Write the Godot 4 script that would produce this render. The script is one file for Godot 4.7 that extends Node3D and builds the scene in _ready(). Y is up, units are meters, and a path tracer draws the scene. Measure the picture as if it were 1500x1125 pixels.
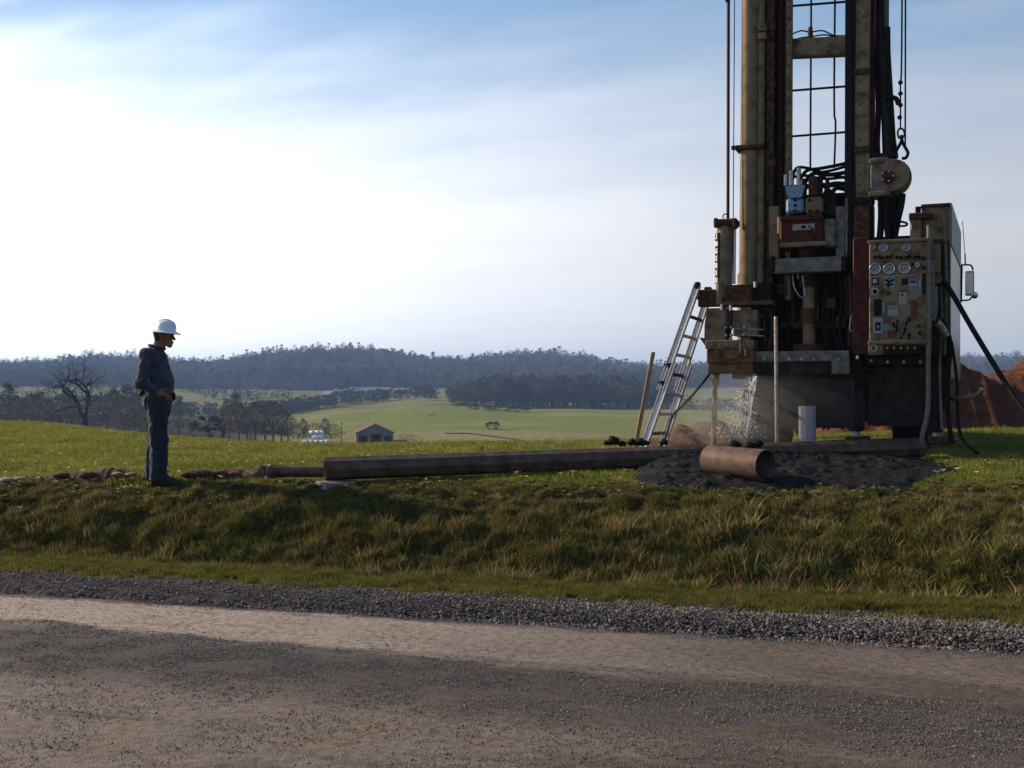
extends Node3D
# Roadside water-well drilling: a truck-mounted rig on a grassy bank, a man in a hard hat looking on.
# World: y up, metres. The road surface is y = 0; the camera stands on the road looking along -z.

const EYE := 1.7          # camera height over the road
const LENS := 1600.0      # focal length in units of the photograph's pixels
var rng := RandomNumberGenerator.new()
var M := {}
var names_taken := {}

func _ready():
	rng.seed = 7
	make_camera_and_light()
	make_materials()
	build_setting()
	build_far_country()
	build_rig()
	build_site_objects()
	build_person()
	build_ground_cover()

# ---------------------------------------------------------------- camera, sky, sun
func make_camera_and_light():
	var cam := Camera3D.new()
	cam.name = "camera"
	cam.fov = rad_to_deg(2.0 * atan(562.5 / LENS))
	cam.position = Vector3(0, EYE, 0)
	cam.far = 9000.0
	cam.near = 0.05
	add_child(cam)
	cam.current = true
	var sun := DirectionalLight3D.new()
	sun.name = "sun"
	sun.light_energy = 1.6
	sun.light_color = Color(1.0, 0.89, 0.74)
	sun.light_angular_distance = 0.55
	sun.shadow_enabled = true
	add_child(sun)
	sun.look_at_from_position(Vector3.ZERO, -sun_direction(), Vector3.UP)
	var env := Environment.new()
	env.background_mode = Environment.BG_SKY
	var sky := Sky.new()
	var pano := PanoramaSkyMaterial.new()
	pano.panorama = ImageTexture.create_from_image(sky_picture())
	sky.sky_material = pano
	env.sky = sky
	env.background_energy_multiplier = 1.0
	env.tonemap_mode = Environment.TONE_MAPPER_LINEAR
	env.tonemap_exposure = 1.5
	env.fog_enabled = true
	env.fog_density = 0.00027
	env.fog_light_color = Color(0.62, 0.78, 1.0)
	env.volumetric_fog_enabled = true
	env.volumetric_fog_density = 0.0
	env.sdfgi_enabled = true
	env.ssao_enabled = true
	env.ssil_enabled = true
	var we := WorldEnvironment.new()
	we.name = "world_environment"
	we.environment = env
	add_child(we)

func sun_direction() -> Vector3:
	# towards the sun: well off to the left of the view, a little ahead, 27 degrees up
	var el := deg_to_rad(27.0)
	var az := deg_to_rad(65.0)
	return Vector3(-sin(az) * cos(el), sin(el), -cos(az) * cos(el))

func sky_picture() -> Image:
	var w := 1536
	var h := 768
	var im := Image.create(w, h, false, Image.FORMAT_RGBF)
	var n1 := FastNoiseLite.new()
	n1.seed = 11
	n1.frequency = 1.0
	n1.fractal_octaves = 6
	n1.fractal_gain = 0.6
	var n2 := FastNoiseLite.new()
	n2.seed = 23
	n2.frequency = 1.0
	n2.fractal_octaves = 6
	n2.fractal_gain = 0.62
	var sd := sun_direction()
	for j in h:
		var el := (0.5 - (j + 0.5) / h) * PI
		var y := sin(el)
		for i in w:
			if j > h / 2 + 1:
				im.set_pixel(i, j, Color(0.16, 0.16, 0.14))
				continue
			var az := (i + 0.5) / w * TAU          # 0 = straight ahead (-z), growing to the right
			var d := Vector3(sin(az) * cos(el), y, -cos(az) * cos(el))
			var t: float = clamp(y, 0.0, 1.0)
			var cs: float = clamp(d.dot(sd), -1.0, 1.0)
			var g := 0.55
			var hg := (1.0 - g * g) / pow(1.0 + g * g - 2.0 * g * cs, 1.5)
			# clear air overhead: blue, deepening towards the zenith
			var c := Vector3(0.27, 0.43, 0.66).lerp(Vector3(0.105, 0.225, 0.45), smoothstep(0.18, 0.95, t))
			c *= 0.50 + 0.24 * minf(hg, 1.7)
			# thin cirrus and haze lie low over the land and scatter the sun forward
			var q := Vector2(d.x, d.z) / (y + 0.16)
			var qr := q.rotated(-0.28)
			var f := n1.get_noise_2d(qr.x * 0.50 + 3.0, qr.y * 1.5)
			var st := n2.get_noise_2d(qr.x * 0.8, qr.y * 4.5 + 9.0)
			var low: float = 1.0 - smoothstep(0.11, 0.345, t + 0.055 * f + 0.022 * st)
			var wisp: float = smoothstep(0.15, 0.6, f + 0.5 * st) * (1.0 - smoothstep(0.35, 0.8, t)) * 0.22
			var white := Vector3(0.60, 0.61, 0.645) * (0.20 + 1.04 * minf(hg, 2.3)) * (1.0 + 0.06 * st)
			c = c.lerp(white, clamp(low + wisp * (1.0 - low), 0.0, 0.97))
			im.set_pixel(i, j, Color(c.x, c.y, c.z))
	return im

# ---------------------------------------------------------------- small helpers
func nz(seed_: int, freq: float, octaves := 4) -> FastNoiseLite:
	var n := FastNoiseLite.new()
	n.seed = seed_
	n.frequency = freq
	n.fractal_octaves = octaves
	return n

func spot(px: float, py: float, d: float) -> Vector3:
	# the place at distance d that was measured at px, py in the photograph
	return Vector3((px - 750.0) / LENS * d, EYE - (py - 562.5) / LENS * d, -d)

func numbered(called: String, parent: Node) -> String:
	var k := str(parent.get_instance_id()) + called
	var n: int = names_taken.get(k, 0)
	names_taken[k] = n + 1
	return called if n == 0 else "%s_%03d" % [called, n]

func thing(called: String, label: String, category: String, at := Vector3.ZERO, turn := 0.0, group := "") -> Node3D:
	var o := Node3D.new()
	o.name = numbered(called, self)
	add_child(o)
	o.position = at
	o.rotation.y = turn
	tag(o, label, category, group)
	return o

func tag(o: Node, label: String, category: String, group := ""):
	o.set_meta("label", label)
	o.set_meta("category", category)
	if group != "":
		o.set_meta("group", group)

func put(parent: Node, called: String, mesh, mat: Material, at := Vector3.ZERO) -> MeshInstance3D:
	var o := MeshInstance3D.new()
	o.name = numbered(called, parent)
	o.mesh = mesh.commit() if mesh is MB else mesh
	o.material_override = mat
	o.position = at
	o.cast_shadow = GeometryInstance3D.SHADOW_CASTING_SETTING_ON
	parent.add_child(o)
	return o

func structure(called: String, mesh, mat: Material, label: String, category: String) -> MeshInstance3D:
	var o := put(self, called, mesh, mat)
	tag(o, label, category)
	o.set_meta("kind", "structure")
	return o

func copy_of(o: Node3D, label: String, at: Vector3, turn := 0.0, size := 1.0) -> Node3D:
	var c: Node3D = o.duplicate()
	var base := String(o.name)
	c.name = numbered(base, self)
	add_child(c)
	c.position = at
	c.rotation.y = turn
	c.scale = Vector3.ONE * size
	if label != "":
		c.set_meta("label", label)
	return c

func scatter(called: String, mesh: Mesh, mat: Material, places: Array, label: String, category: String, colors := []) -> MultiMeshInstance3D:
	var mm := MultiMesh.new()
	mm.transform_format = MultiMesh.TRANSFORM_3D
	mm.use_colors = colors.size() > 0
	mm.mesh = mesh
	mm.instance_count = places.size()
	for i in places.size():
		mm.set_instance_transform(i, places[i])
		if colors.size() > 0:
			mm.set_instance_color(i, colors[i])
	var o := MultiMeshInstance3D.new()
	o.name = numbered(called, self)
	o.multimesh = mm
	o.material_override = mat
	add_child(o)
	tag(o, label, category)
	o.set_meta("kind", "stuff")
	return o

class MB:
	# collects faces into one mesh
	var v := PackedVector3Array()
	var n := PackedVector3Array()
	var c := PackedColorArray()
	var idx := PackedInt32Array()
	var tint := Color(1, 1, 1)

	func vert(p: Vector3, nn: Vector3) -> int:
		v.append(p)
		n.append(nn)
		c.append(tint)
		return v.size() - 1

	func face(pts: Array, outward: Vector3):
		# flat polygon (convex), turned so that it faces outward; front faces run clockwise
		var nn: Vector3 = (pts[2] - pts[0]).cross(pts[1] - pts[0]).normalized()
		if nn.length() < 0.5:
			return
		var p := pts.duplicate()
		if nn.dot(outward) < 0.0:
			nn = -nn
			p.reverse()
		var b := v.size()
		for q in p:
			vert(q, nn)
		for i in range(1, p.size() - 1):
			idx.append_array([b, b + i, b + i + 1])

	func box(ctr: Vector3, size: Vector3, bs := Basis.IDENTITY, ch := 0.006):
		var h := size * 0.5
		ch = min(ch, min(h.x, min(h.y, h.z)) * 0.45)
		var P := func(sx: int, sy: int, sz: int, ax: int) -> Vector3:
			var q := Vector3(sx * (h.x - (0.0 if ax == 0 else ch)), sy * (h.y - (0.0 if ax == 1 else ch)), sz * (h.z - (0.0 if ax == 2 else ch)))
			return ctr + bs * q
		for s in [-1, 1]:
			face([P.call(s, -1, -1, 0), P.call(s, 1, -1, 0), P.call(s, 1, 1, 0), P.call(s, -1, 1, 0)], bs * Vector3(s, 0, 0))
			face([P.call(-1, s, -1, 1), P.call(1, s, -1, 1), P.call(1, s, 1, 1), P.call(-1, s, 1, 1)], bs * Vector3(0, s, 0))
			face([P.call(-1, -1, s, 2), P.call(1, -1, s, 2), P.call(1, 1, s, 2), P.call(-1, 1, s, 2)], bs * Vector3(0, 0, s))
		if ch <= 0.0005:
			return
		for s in [-1, 1]:
			for t in [-1, 1]:
				face([P.call(-1, s, t, 1), P.call(1, s, t, 1), P.call(1, s, t, 2), P.call(-1, s, t, 2)], bs * Vector3(0, s, t))
				face([P.call(s, -1, t, 0), P.call(s, 1, t, 0), P.call(s, 1, t, 2), P.call(s, -1, t, 2)], bs * Vector3(s, 0, t))
				face([P.call(s, t, -1, 0), P.call(s, t, 1, 0), P.call(s, t, 1, 1), P.call(s, t, -1, 1)], bs * Vector3(s, t, 0))
				for u in [-1, 1]:
					face([P.call(s, t, u, 0), P.call(s, t, u, 1), P.call(s, t, u, 2)], bs * Vector3(s, t, u))

	func bar(a: Vector3, b: Vector3, w: float, t: float, up := Vector3.UP, ch := 0.004):
		# a rectangular bar from a to b, w wide across, t thick along "up"
		var d := (b - a).normalized()
		if absf(d.dot(up)) > 0.98:
			up = Vector3(0, 0, 1)
		var x := d.cross(up).normalized()
		var y := x.cross(d).normalized()
		box((a + b) * 0.5, Vector3(w, t, (b - a).length()), Basis(x, y, -d), ch)

	func tube(a: Vector3, b: Vector3, ra: float, rb: float, sides := 14, caps := true):
		var d := (b - a)
		var ln := d.length()
		d /= ln
		var x := d.cross(Vector3(0.31, 0.17, 0.93)).normalized()
		if absf(d.dot(Vector3(0.31, 0.17, 0.93).normalized())) > 0.95:
			x = d.cross(Vector3(1, 0, 0)).normalized()
		var y := d.cross(x).normalized()
		var base := v.size()
		var slope := (ra - rb) / ln
		for i in sides + 1:
			var th := TAU * i / sides
			var r := x * cos(th) + y * sin(th)
			var nn := (r + d * slope).normalized()
			vert(a + r * ra, nn)
			vert(b + r * rb, nn)
		for i in sides:
			var k := base + i * 2
			idx.append_array([k, k + 2, k + 1, k + 1, k + 2, k + 3])
		if caps:
			for e in [[a, ra, -d], [b, rb, d]]:
				if e[1] < 0.0005:
					continue
				var pts := []
				for i in sides:
					var th := TAU * i / sides
					pts.append(e[0] + (x * cos(th) + y * sin(th)) * e[1])
				face(pts, e[2])

	func path(pts: Array, r0: float, r1 := -1.0, sides := 8, caps := true):
		# a round hose, cable or branch swept along points
		if r1 < 0.0:
			r1 = r0
		var k := pts.size()
		var ref := Vector3(0.2, 0.1, 0.97)
		var base := v.size()
		var x := Vector3.ZERO
		for i in k:
			var d: Vector3 = (pts[min(i + 1, k - 1)] - pts[max(i - 1, 0)]).normalized()
			if i == 0:
				if absf(d.dot(ref)) > 0.9:
					ref = Vector3(1, 0, 0)
				x = d.cross(ref).normalized()
			else:
				x = (x - d * x.dot(d)).normalized()
			var y := d.cross(x)
			var r: float = lerp(r0, r1, float(i) / max(1, k - 1))
			for j in sides + 1:
				var th := TAU * j / sides
				var q := x * cos(th) + y * sin(th)
				vert(pts[i] + q * r, q)
		for i in k - 1:
			for j in sides:
				var p := base + i * (sides + 1) + j
				var q2 := p + sides + 1
				idx.append_array([p, p + 1, q2, q2, p + 1, q2 + 1])
		if caps:
			for e in [0, k - 1]:
				var ring := []
				for j in sides:
					ring.append(v[base + e * (sides + 1) + j])
				face(ring, (pts[0] - pts[1]) if e == 0 else (pts[k - 1] - pts[k - 2]))

	func prism(poly: PackedVector2Array, tr: Transform3D, depth: float):
		# outline in the local xy plane, extruded along local -z
		var tri := Geometry2D.triangulate_polygon(poly)
		for s in [0, 1]:
			var z: float = -depth * s
			var nn := tr.basis * Vector3(0, 0, 1.0 if s == 0 else -1.0)
			for t in range(0, tri.size(), 3):
				face([tr * Vector3(poly[tri[t]].x, poly[tri[t]].y, z), tr * Vector3(poly[tri[t + 1]].x, poly[tri[t + 1]].y, z), tr * Vector3(poly[tri[t + 2]].x, poly[tri[t + 2]].y, z)], nn)
		var area := 0.0
		for i in poly.size():
			area += poly[i].cross(poly[(i + 1) % poly.size()])
		var sg := 1.0 if area > 0 else -1.0
		for i in poly.size():
			var a := poly[i]
			var b := poly[(i + 1) % poly.size()]
			var e := (b - a)
			var o := tr.basis * Vector3(e.y * sg, -e.x * sg, 0)
			face([tr * Vector3(a.x, a.y, 0), tr * Vector3(b.x, b.y, 0), tr * Vector3(b.x, b.y, -depth), tr * Vector3(a.x, a.y, -depth)], o)

	func lathe(prof: Array, tr: Transform3D, sides := 20, squash := Vector2.ONE):
		# profile of Vector2(radius, height) turned round local y
		var k := prof.size()
		var base := v.size()
		for i in k:
			var t: Vector2 = prof[min(i + 1, k - 1)] - prof[max(i - 1, 0)]
			for j in sides + 1:
				var th := TAU * j / sides
				var p := Vector3(cos(th) * prof[i].x * squash.x, prof[i].y, sin(th) * prof[i].x * squash.y)
				var nn := Vector3(cos(th) * t.y, -t.x, sin(th) * t.y).normalized()
				vert(tr * p, (tr.basis * nn).normalized())
		for i in k - 1:
			for j in sides:
				var p := base + i * (sides + 1) + j
				var q := p + sides + 1
				idx.append_array([p, p + 1, q, q, p + 1, q + 1])

	func ball(ctr: Vector3, r: float, sides := 10):
		var prof := []
		for i in 7:
			var a := -PI / 2 + PI * i / 6.0
			prof.append(Vector2(maxf(cos(a) * r, 0.0004), sin(a) * r))
		lathe(prof, Transform3D(Basis.IDENTITY, ctr), sides)

	func grid(nx: int, ny: int, f: Callable, cf = null, ref := Vector3.UP):
		# smooth sheet from f(i, j) -> position
		var base := v.size()
		for j in ny:
			for i in nx:
				v.append(f.call(i, j))
				n.append(Vector3.UP)
				c.append(cf.call(i, j) if cf != null else tint)
		for j in ny - 1:
			for i in nx - 1:
				var a := base + j * nx + i
				idx.append_array([a, a + 1, a + nx, a + 1, a + nx + 1, a + nx])
		for j in ny:
			for i in nx:
				var dx := v[base + j * nx + min(i + 1, nx - 1)] - v[base + j * nx + max(i - 1, 0)]
				var dy := v[base + min(j + 1, ny - 1) * nx + i] - v[base + max(j - 1, 0) * nx + i]
				var nn := dy.cross(dx).normalized()
				n[base + j * nx + i] = nn if nn.dot(ref) >= 0 else -nn

	func commit() -> ArrayMesh:
		for t in range(0, idx.size(), 3):     # every triangle clockwise seen from the side its normals point to
			var p := v[idx[t]]
			if (v[idx[t + 2]] - p).cross(v[idx[t + 1]] - p).dot(n[idx[t]] + n[idx[t + 1]] + n[idx[t + 2]]) < 0.0:
				var k := idx[t + 1]
				idx[t + 1] = idx[t + 2]
				idx[t + 2] = k
		var a := []
		a.resize(Mesh.ARRAY_MAX)
		a[Mesh.ARRAY_VERTEX] = v
		a[Mesh.ARRAY_NORMAL] = n
		a[Mesh.ARRAY_COLOR] = c
		a[Mesh.ARRAY_INDEX] = idx
		var m := ArrayMesh.new()
		m.add_surface_from_arrays(Mesh.PRIMITIVE_TRIANGLES, a)
		return m

# ---------------------------------------------------------------- materials
func blend_picture(seed_: int, freq: float, stops: Array, px := 512, octaves := 5, flecks := 0.0) -> ImageTexture:
	# seamless noise coloured through stops of [position, Color (linear)]
	var a := nz(seed_, freq, octaves).get_seamless_image(px, px)
	var b := nz(seed_ + 50, freq * 9.0, 3).get_seamless_image(px, px)
	a.convert(Image.FORMAT_L8)
	b.convert(Image.FORMAT_L8)
	var da := a.get_data()
	var db := b.get_data()
	var g := Gradient.new()
	g.offsets = PackedFloat32Array(stops.map(func(s): return s[0]))
	g.colors = PackedColorArray(stops.map(func(s): return s[1]))
	var lut := []
	for i in 256:
		lut.append(g.sample(i / 255.0).linear_to_srgb())
	var data := PackedByteArray()
	data.resize(px * px * 3)
	for i in px * px:
		var t: float = da[i] + (db[i] - 128.0) * (0.35 + flecks)
		var col: Color = lut[int(clamp(t, 0.0, 255.0))]
		data[i * 3] = int(col.r * 255.0)
		data[i * 3 + 1] = int(col.g * 255.0)
		data[i * 3 + 2] = int(col.b * 255.0)
	return ImageTexture.create_from_image(Image.create_from_data(px, px, false, Image.FORMAT_RGB8, data))

func relief_picture(seed_: int, freq: float, px := 512, octaves := 5) -> ImageTexture:
	var a := nz(seed_, freq, octaves).get_seamless_image(px, px)
	a.convert(Image.FORMAT_L8)
	return ImageTexture.create_from_image(a)

func mat(called: String, tex: Texture2D, rough: float, metal := 0.0, scale_ := 1.0, bump: Texture2D = null, depth := 0.3, world := false) -> StandardMaterial3D:
	var m := StandardMaterial3D.new()
	m.resource_name = called
	m.roughness = rough
	m.metallic = metal
	m.metallic_specular = 0.5 if rough < 0.46 else 0.22
	m.albedo_texture = tex
	m.uv1_triplanar = true
	m.uv1_world_triplanar = world
	m.uv1_scale = Vector3.ONE * scale_
	if bump:
		m.heightmap_enabled = true
		m.heightmap_texture = bump
		m.heightmap_scale = depth
	M[called] = m
	return m

func plain(called: String, lin: Color, rough: float, metal := 0.0) -> StandardMaterial3D:
	var m := StandardMaterial3D.new()
	m.resource_name = called
	m.albedo_color = lin.linear_to_srgb()
	m.roughness = rough
	m.metallic = metal
	m.metallic_specular = 0.5 if rough < 0.46 else 0.22
	M[called] = m
	return m

func tinted(called: String, rough: float, back := 0.0) -> StandardMaterial3D:
	# colour comes with the vertices or the copies
	var m := StandardMaterial3D.new()
	m.resource_name = called
	m.vertex_color_use_as_albedo = true
	m.roughness = rough
	m.metallic_specular = 0.22
	if back > 0.0:
		m.backlight_enabled = true
		m.backlight = Color(back, back, back)
	M[called] = m
	return m

func make_materials():
	var lump := relief_picture(5, 0.02)
	var fine := relief_picture(6, 0.09, 512, 3)
	# worn machine paint: tan with dust, rust and grease
	mat("tan_paint", blend_picture(31, 0.010, [[0.0, Color(0.06, 0.034, 0.019)], [0.22, Color(0.125, 0.088, 0.052)], [0.40, Color(0.175, 0.130, 0.078)], [0.75, Color(0.200, 0.150, 0.091)], [1.0, Color(0.19, 0.14, 0.086)]], 512, 5, -0.12), 0.5, 0.0, 0.8, fine, 0.06)
	mat("dull_tan", blend_picture(33, 0.010, [[0.0, Color(0.055, 0.030, 0.017)], [0.25, Color(0.115, 0.080, 0.047)], [0.45, Color(0.165, 0.122, 0.073)], [0.8, Color(0.195, 0.147, 0.090)], [1.0, Color(0.20, 0.152, 0.096)]], 512, 5, -0.12), 0.6, 0.0, 0.9, fine, 0.06)
	mat("grey_paint", blend_picture(35, 0.012, [[0.0, Color(0.05, 0.040, 0.030)], [0.4, Color(0.120, 0.108, 0.088)], [0.7, Color(0.165, 0.150, 0.126)], [1.0, Color(0.19, 0.175, 0.15)]], 512, 5, -0.1), 0.6, 0.0, 1.0, fine, 0.06)
	mat("rust_brown", blend_picture(37, 0.014, [[0.0, Color(0.016, 0.009, 0.006)], [0.45, Color(0.055, 0.026, 0.015)], [0.7, Color(0.090, 0.042, 0.023)], [1.0, Color(0.13, 0.065, 0.035)]]), 0.72, 0.1, 1.3, lump, 0.08)
	mat("red_brown", blend_picture(39, 0.014, [[0.0, Color(0.012, 0.006, 0.005)], [0.4, Color(0.050, 0.014, 0.010)], [0.8, Color(0.075, 0.021, 0.014)], [1.0, Color(0.09, 0.03, 0.02)]]), 0.5, 0.1, 1.3, fine, 0.05)
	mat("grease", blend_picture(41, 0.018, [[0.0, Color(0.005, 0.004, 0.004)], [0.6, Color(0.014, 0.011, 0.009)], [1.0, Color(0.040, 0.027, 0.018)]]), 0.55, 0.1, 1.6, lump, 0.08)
	mat("clay_orange", blend_picture(43, 0.012, [[0.0, Color(0.04, 0.020, 0.010)], [0.4, Color(0.105, 0.055, 0.025)], [0.75, Color(0.145, 0.080, 0.036)], [1.0, Color(0.17, 0.11, 0.06)]], 512, 5, -0.1), 0.7, 0.0, 0.9, lump, 0.08)
	mat("blue_paint", blend_picture(45, 0.02, [[0.0, Color(0.03, 0.05, 0.06)], [0.3, Color(0.08, 0.17, 0.27)], [0.8, Color(0.12, 0.26, 0.40)], [1.0, Color(0.16, 0.30, 0.43)]]), 0.4, 0.0, 2.0, fine, 0.04)
	mat("steel", blend_picture(47, 0.02, [[0.0, Color(0.10, 0.08, 0.06)], [0.5, Color(0.30, 0.28, 0.26)], [1.0, Color(0.46, 0.44, 0.42)]]), 0.4, 0.75, 1.5, fine, 0.06)
	mat("alloy", blend_picture(49, 0.03, [[0.0, Color(0.22, 0.17, 0.14)], [0.45, Color(0.42, 0.40, 0.38)], [1.0, Color(0.62, 0.61, 0.60)]]), 0.45, 0.55, 1.5, fine, 0.05)
	mat("casing_steel", blend_picture(51, 0.012, [[0.0, Color(0.024, 0.015, 0.011)], [0.4, Color(0.078, 0.053, 0.041)], [0.7, Color(0.112, 0.078, 0.061)], [1.0, Color(0.15, 0.10, 0.07)]]), 0.5, 0.15, 0.8, lump, 0.05)
	mat("rusty_casing", blend_picture(53, 0.010, [[0.0, Color(0.035, 0.019, 0.013)], [0.35, Color(0.088, 0.060, 0.047)], [0.7, Color(0.125, 0.090, 0.072)], [1.0, Color(0.16, 0.105, 0.075)]]), 0.6, 0.15, 1.2, lump, 0.08)
	mat("rubber", blend_picture(55, 0.02, [[0.0, Color(0.006, 0.006, 0.006)], [0.6, Color(0.016, 0.015, 0.014)], [1.0, Color(0.05, 0.042, 0.034)]]), 0.75, 0.0, 1.5, lump, 0.12)
	mat("mud_flap_rubber", blend_picture(57, 0.012, [[0.0, Color(0.010, 0.008, 0.007)], [0.5, Color(0.022, 0.018, 0.015)], [1.0, Color(0.045, 0.037, 0.031)]]), 0.85, 0.0, 0.8, lump, 0.06)
	mat("wood", blend_picture(59, 0.03, [[0.0, Color(0.11, 0.06, 0.03)], [0.5, Color(0.27, 0.17, 0.09)], [1.0, Color(0.42, 0.29, 0.17)]]), 0.75, 0.0, 2.0, fine, 0.08)
	mat("weathered_wood", blend_picture(61, 0.03, [[0.0, Color(0.08, 0.068, 0.056)], [0.5, Color(0.17, 0.147, 0.128)], [1.0, Color(0.26, 0.235, 0.21)]]), 0.85, 0.0, 0.3)
	mat("barn_roof", blend_picture(63, 0.02, [[0.0, Color(0.06, 0.028, 0.02)], [0.5, Color(0.12, 0.055, 0.042)], [1.0, Color(0.20, 0.11, 0.085)]]), 0.7, 0.0, 0.2)
	mat("wet_mud", blend_picture(65, 0.02, [[0.0, Color(0.004, 0.004, 0.0045)], [0.5, Color(0.009, 0.009, 0.010)], [0.85, Color(0.018, 0.0175, 0.018)], [1.0, Color(0.05, 0.047, 0.045)]]), 0.7, 0.0, 0.9, lump, 0.3, true)
	mat("red_clay", blend_picture(67, 0.02, [[0.0, Color(0.042, 0.015, 0.009)], [0.5, Color(0.082, 0.032, 0.018)], [1.0, Color(0.135, 0.062, 0.036)]]), 0.95, 0.0, 0.5, lump, 1.0, true)
	mat("dark_soil", blend_picture(69, 0.03, [[0.0, Color(0.03, 0.018, 0.012)], [0.5, Color(0.075, 0.045, 0.03)], [1.0, Color(0.16, 0.10, 0.07)]]), 0.95, 0.0, 1.5, lump, 0.6, true)
	plain("pale_stone", Color(0.22, 0.19, 0.165), 0.8)
	plain("white_pipe", Color(0.26, 0.26, 0.27), 0.6)
	plain("black_hose", Color(0.007, 0.0065, 0.006), 0.6)
	plain("white_letter", Color(0.78, 0.78, 0.76), 0.6)
	plain("sticker_white", Color(0.24, 0.24, 0.23), 0.6)
	plain("sticker_blue", Color(0.12, 0.17, 0.21), 0.6)
	plain("gauge_face", Color(0.26, 0.27, 0.28), 0.5)
	plain("chrome", Color(0.42, 0.42, 0.43), 0.3, 1.0)
	plain("black_plastic", Color(0.009, 0.008, 0.0075), 0.6)
	plain("red_plastic", Color(0.095, 0.032, 0.022), 0.5)
	plain("lamp_glass", Color(0.18, 0.16, 0.14), 0.2)
	plain("bale_wrap", Color(0.62, 0.62, 0.60), 0.45)
	plain("white_wall", Color(0.36, 0.36, 0.35), 0.7)
	plain("grey_roof", Color(0.15, 0.17, 0.20), 0.6)
	plain("red_roof", Color(0.16, 0.06, 0.045), 0.7)
	plain("window_pane", Color(0.12, 0.13, 0.14), 0.15)
	plain("pale_green", Color(0.24, 0.29, 0.26), 0.5)
	plain("cab_green", Color(0.07, 0.12, 0.10), 0.3)
	var pale := plain("window_glass", Color(0.5, 0.6, 0.6), 0.05)
	pale.transparency = BaseMaterial3D.TRANSPARENCY_ALPHA
	pale.albedo_color.a = 0.35
	tinted("grass_blades", 0.6, 0.9)
	tinted("bank_blades", 0.7, 0.7)
	tinted("leafage", 0.8, 0.35)
	tinted("bark", 0.9)
	tinted("stones", 0.8)
	var e := tinted("earth", 0.95)
	e.heightmap_enabled = true
	e.heightmap_texture = lump
	e.heightmap_scale = 2.0
	e.uv1_triplanar = true
	e.uv1_world_triplanar = true
	e.uv1_scale = Vector3.ONE * 0.9
	e.albedo_texture = blend_picture(71, 0.05, [[0.0, Color(0.45, 0.45, 0.45)], [0.5, Color(0.8, 0.8, 0.8)], [1.0, Color(1, 1, 1)]], 512, 5, 0.4)
	var f := tinted("far_land", 1.0)
	f.metallic_specular = 0.1
	f.uv1_triplanar = true
	f.uv1_world_triplanar = true
	f.uv1_scale = Vector3.ONE * 0.02
	f.albedo_texture = blend_picture(73, 0.03, [[0.0, Color(0.6, 0.6, 0.55)], [0.5, Color(0.85, 0.85, 0.8)], [1.0, Color(1, 1, 0.95)]], 512, 6, 0.2)
	var r := tinted("road_surface", 0.72)
	r.metallic_specular = 0.25
	r.heightmap_enabled = true
	r.heightmap_texture = relief_picture(81, 0.16, 1024, 4)
	r.heightmap_scale = 0.45
	r.uv1_triplanar = true
	r.uv1_world_triplanar = true
	r.uv1_scale = Vector3.ONE * 0.37
	r.albedo_texture = blend_picture(83, 0.035, [[0.0, Color(0.36, 0.34, 0.32)], [0.35, Color(0.68, 0.67, 0.66)], [0.6, Color(0.86, 0.85, 0.84)], [1.0, Color(1, 1, 1)]], 1024, 5, 1.2)

# ---------------------------------------------------------------- the lie of the land near the road
var lumps := nz(101, 0.55, 4)
var patches := nz(102, 0.35, 4)
var tufts := nz(103, 1.7, 3)

func road_edge(x: float) -> float:      # distance ahead of the far edge of the road; the road runs askew
	return 7.69 - 0.27 * x

func off_road(x: float, d: float) -> float:
	return (d - road_edge(x)) * 0.965

func brow(x: float) -> float:           # where the bank ends and the field begins
	return 11.05 - 0.16 * x

func field_bend(a: float) -> float:     # how quickly the field curves away down to the valley
	if a < -0.1:
		return lerpf(0.0022, 0.00042, smoothstep(-0.12, -0.46, a))
	return lerpf(0.0022, 0.00110, smoothstep(0.1, 0.42, a))

func ground(x: float, d: float) -> float:
	var s := off_road(x, d)
	if s < 0.0:
		return -0.05 + 0.02 * clampf(s + 1.0, 0.0, 1.0)
	var top := 0.68 + 0.013 * clampf(x, -12.0, 12.0)
	if d > 12.0:
		var a := x / d
		top -= field_bend(a) * (d - 12.0) * (d - 12.0)
		top += lumps.get_noise_2d(x * 0.35, d * 0.35) * 0.05
	top -= 0.07 * (1.0 - smoothstep(brow(x) - 0.1, brow(x) + 0.65, d))
	var lip := 0.035 * smoothstep(0.0, 0.25, s) * (1.0 - 0.4 * smoothstep(0.8, 1.3, s)) - 0.03 * (1.0 - smoothstep(0.0, 0.15, s))
	lip += 0.03 * lumps.get_noise_2d(x * 2.0, d * 2.0) * smoothstep(0.1, 0.4, s)
	var s_top := off_road(x, brow(x))
	var ditch := -0.15
	var y := lip
	if s > 1.3:
		y = lerpf(lip, ditch, smoothstep(1.3, 1.9, s))
		var t := clampf((s - 1.58) / maxf(0.3, s_top - 1.58), 0.0, 1.0)
		y = lerpf(y, top, t * (1.25 - 0.25 * t * t) if t < 1.0 else 1.0)
		var rough := smoothstep(1.7, 2.2, s) * (1.0 - smoothstep(s_top - 0.1, s_top + 0.5, s))
		y += rough * (lumps.get_noise_2d(x * 1.6, d * 2.2) * 0.07 + tufts.get_noise_2d(x * 1.5, d * 1.5) * 0.05)
	return y

func on_ground(x: float, d: float, lift := 0.0) -> Vector3:
	return Vector3(x, ground(x, d) + lift, -d)

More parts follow.
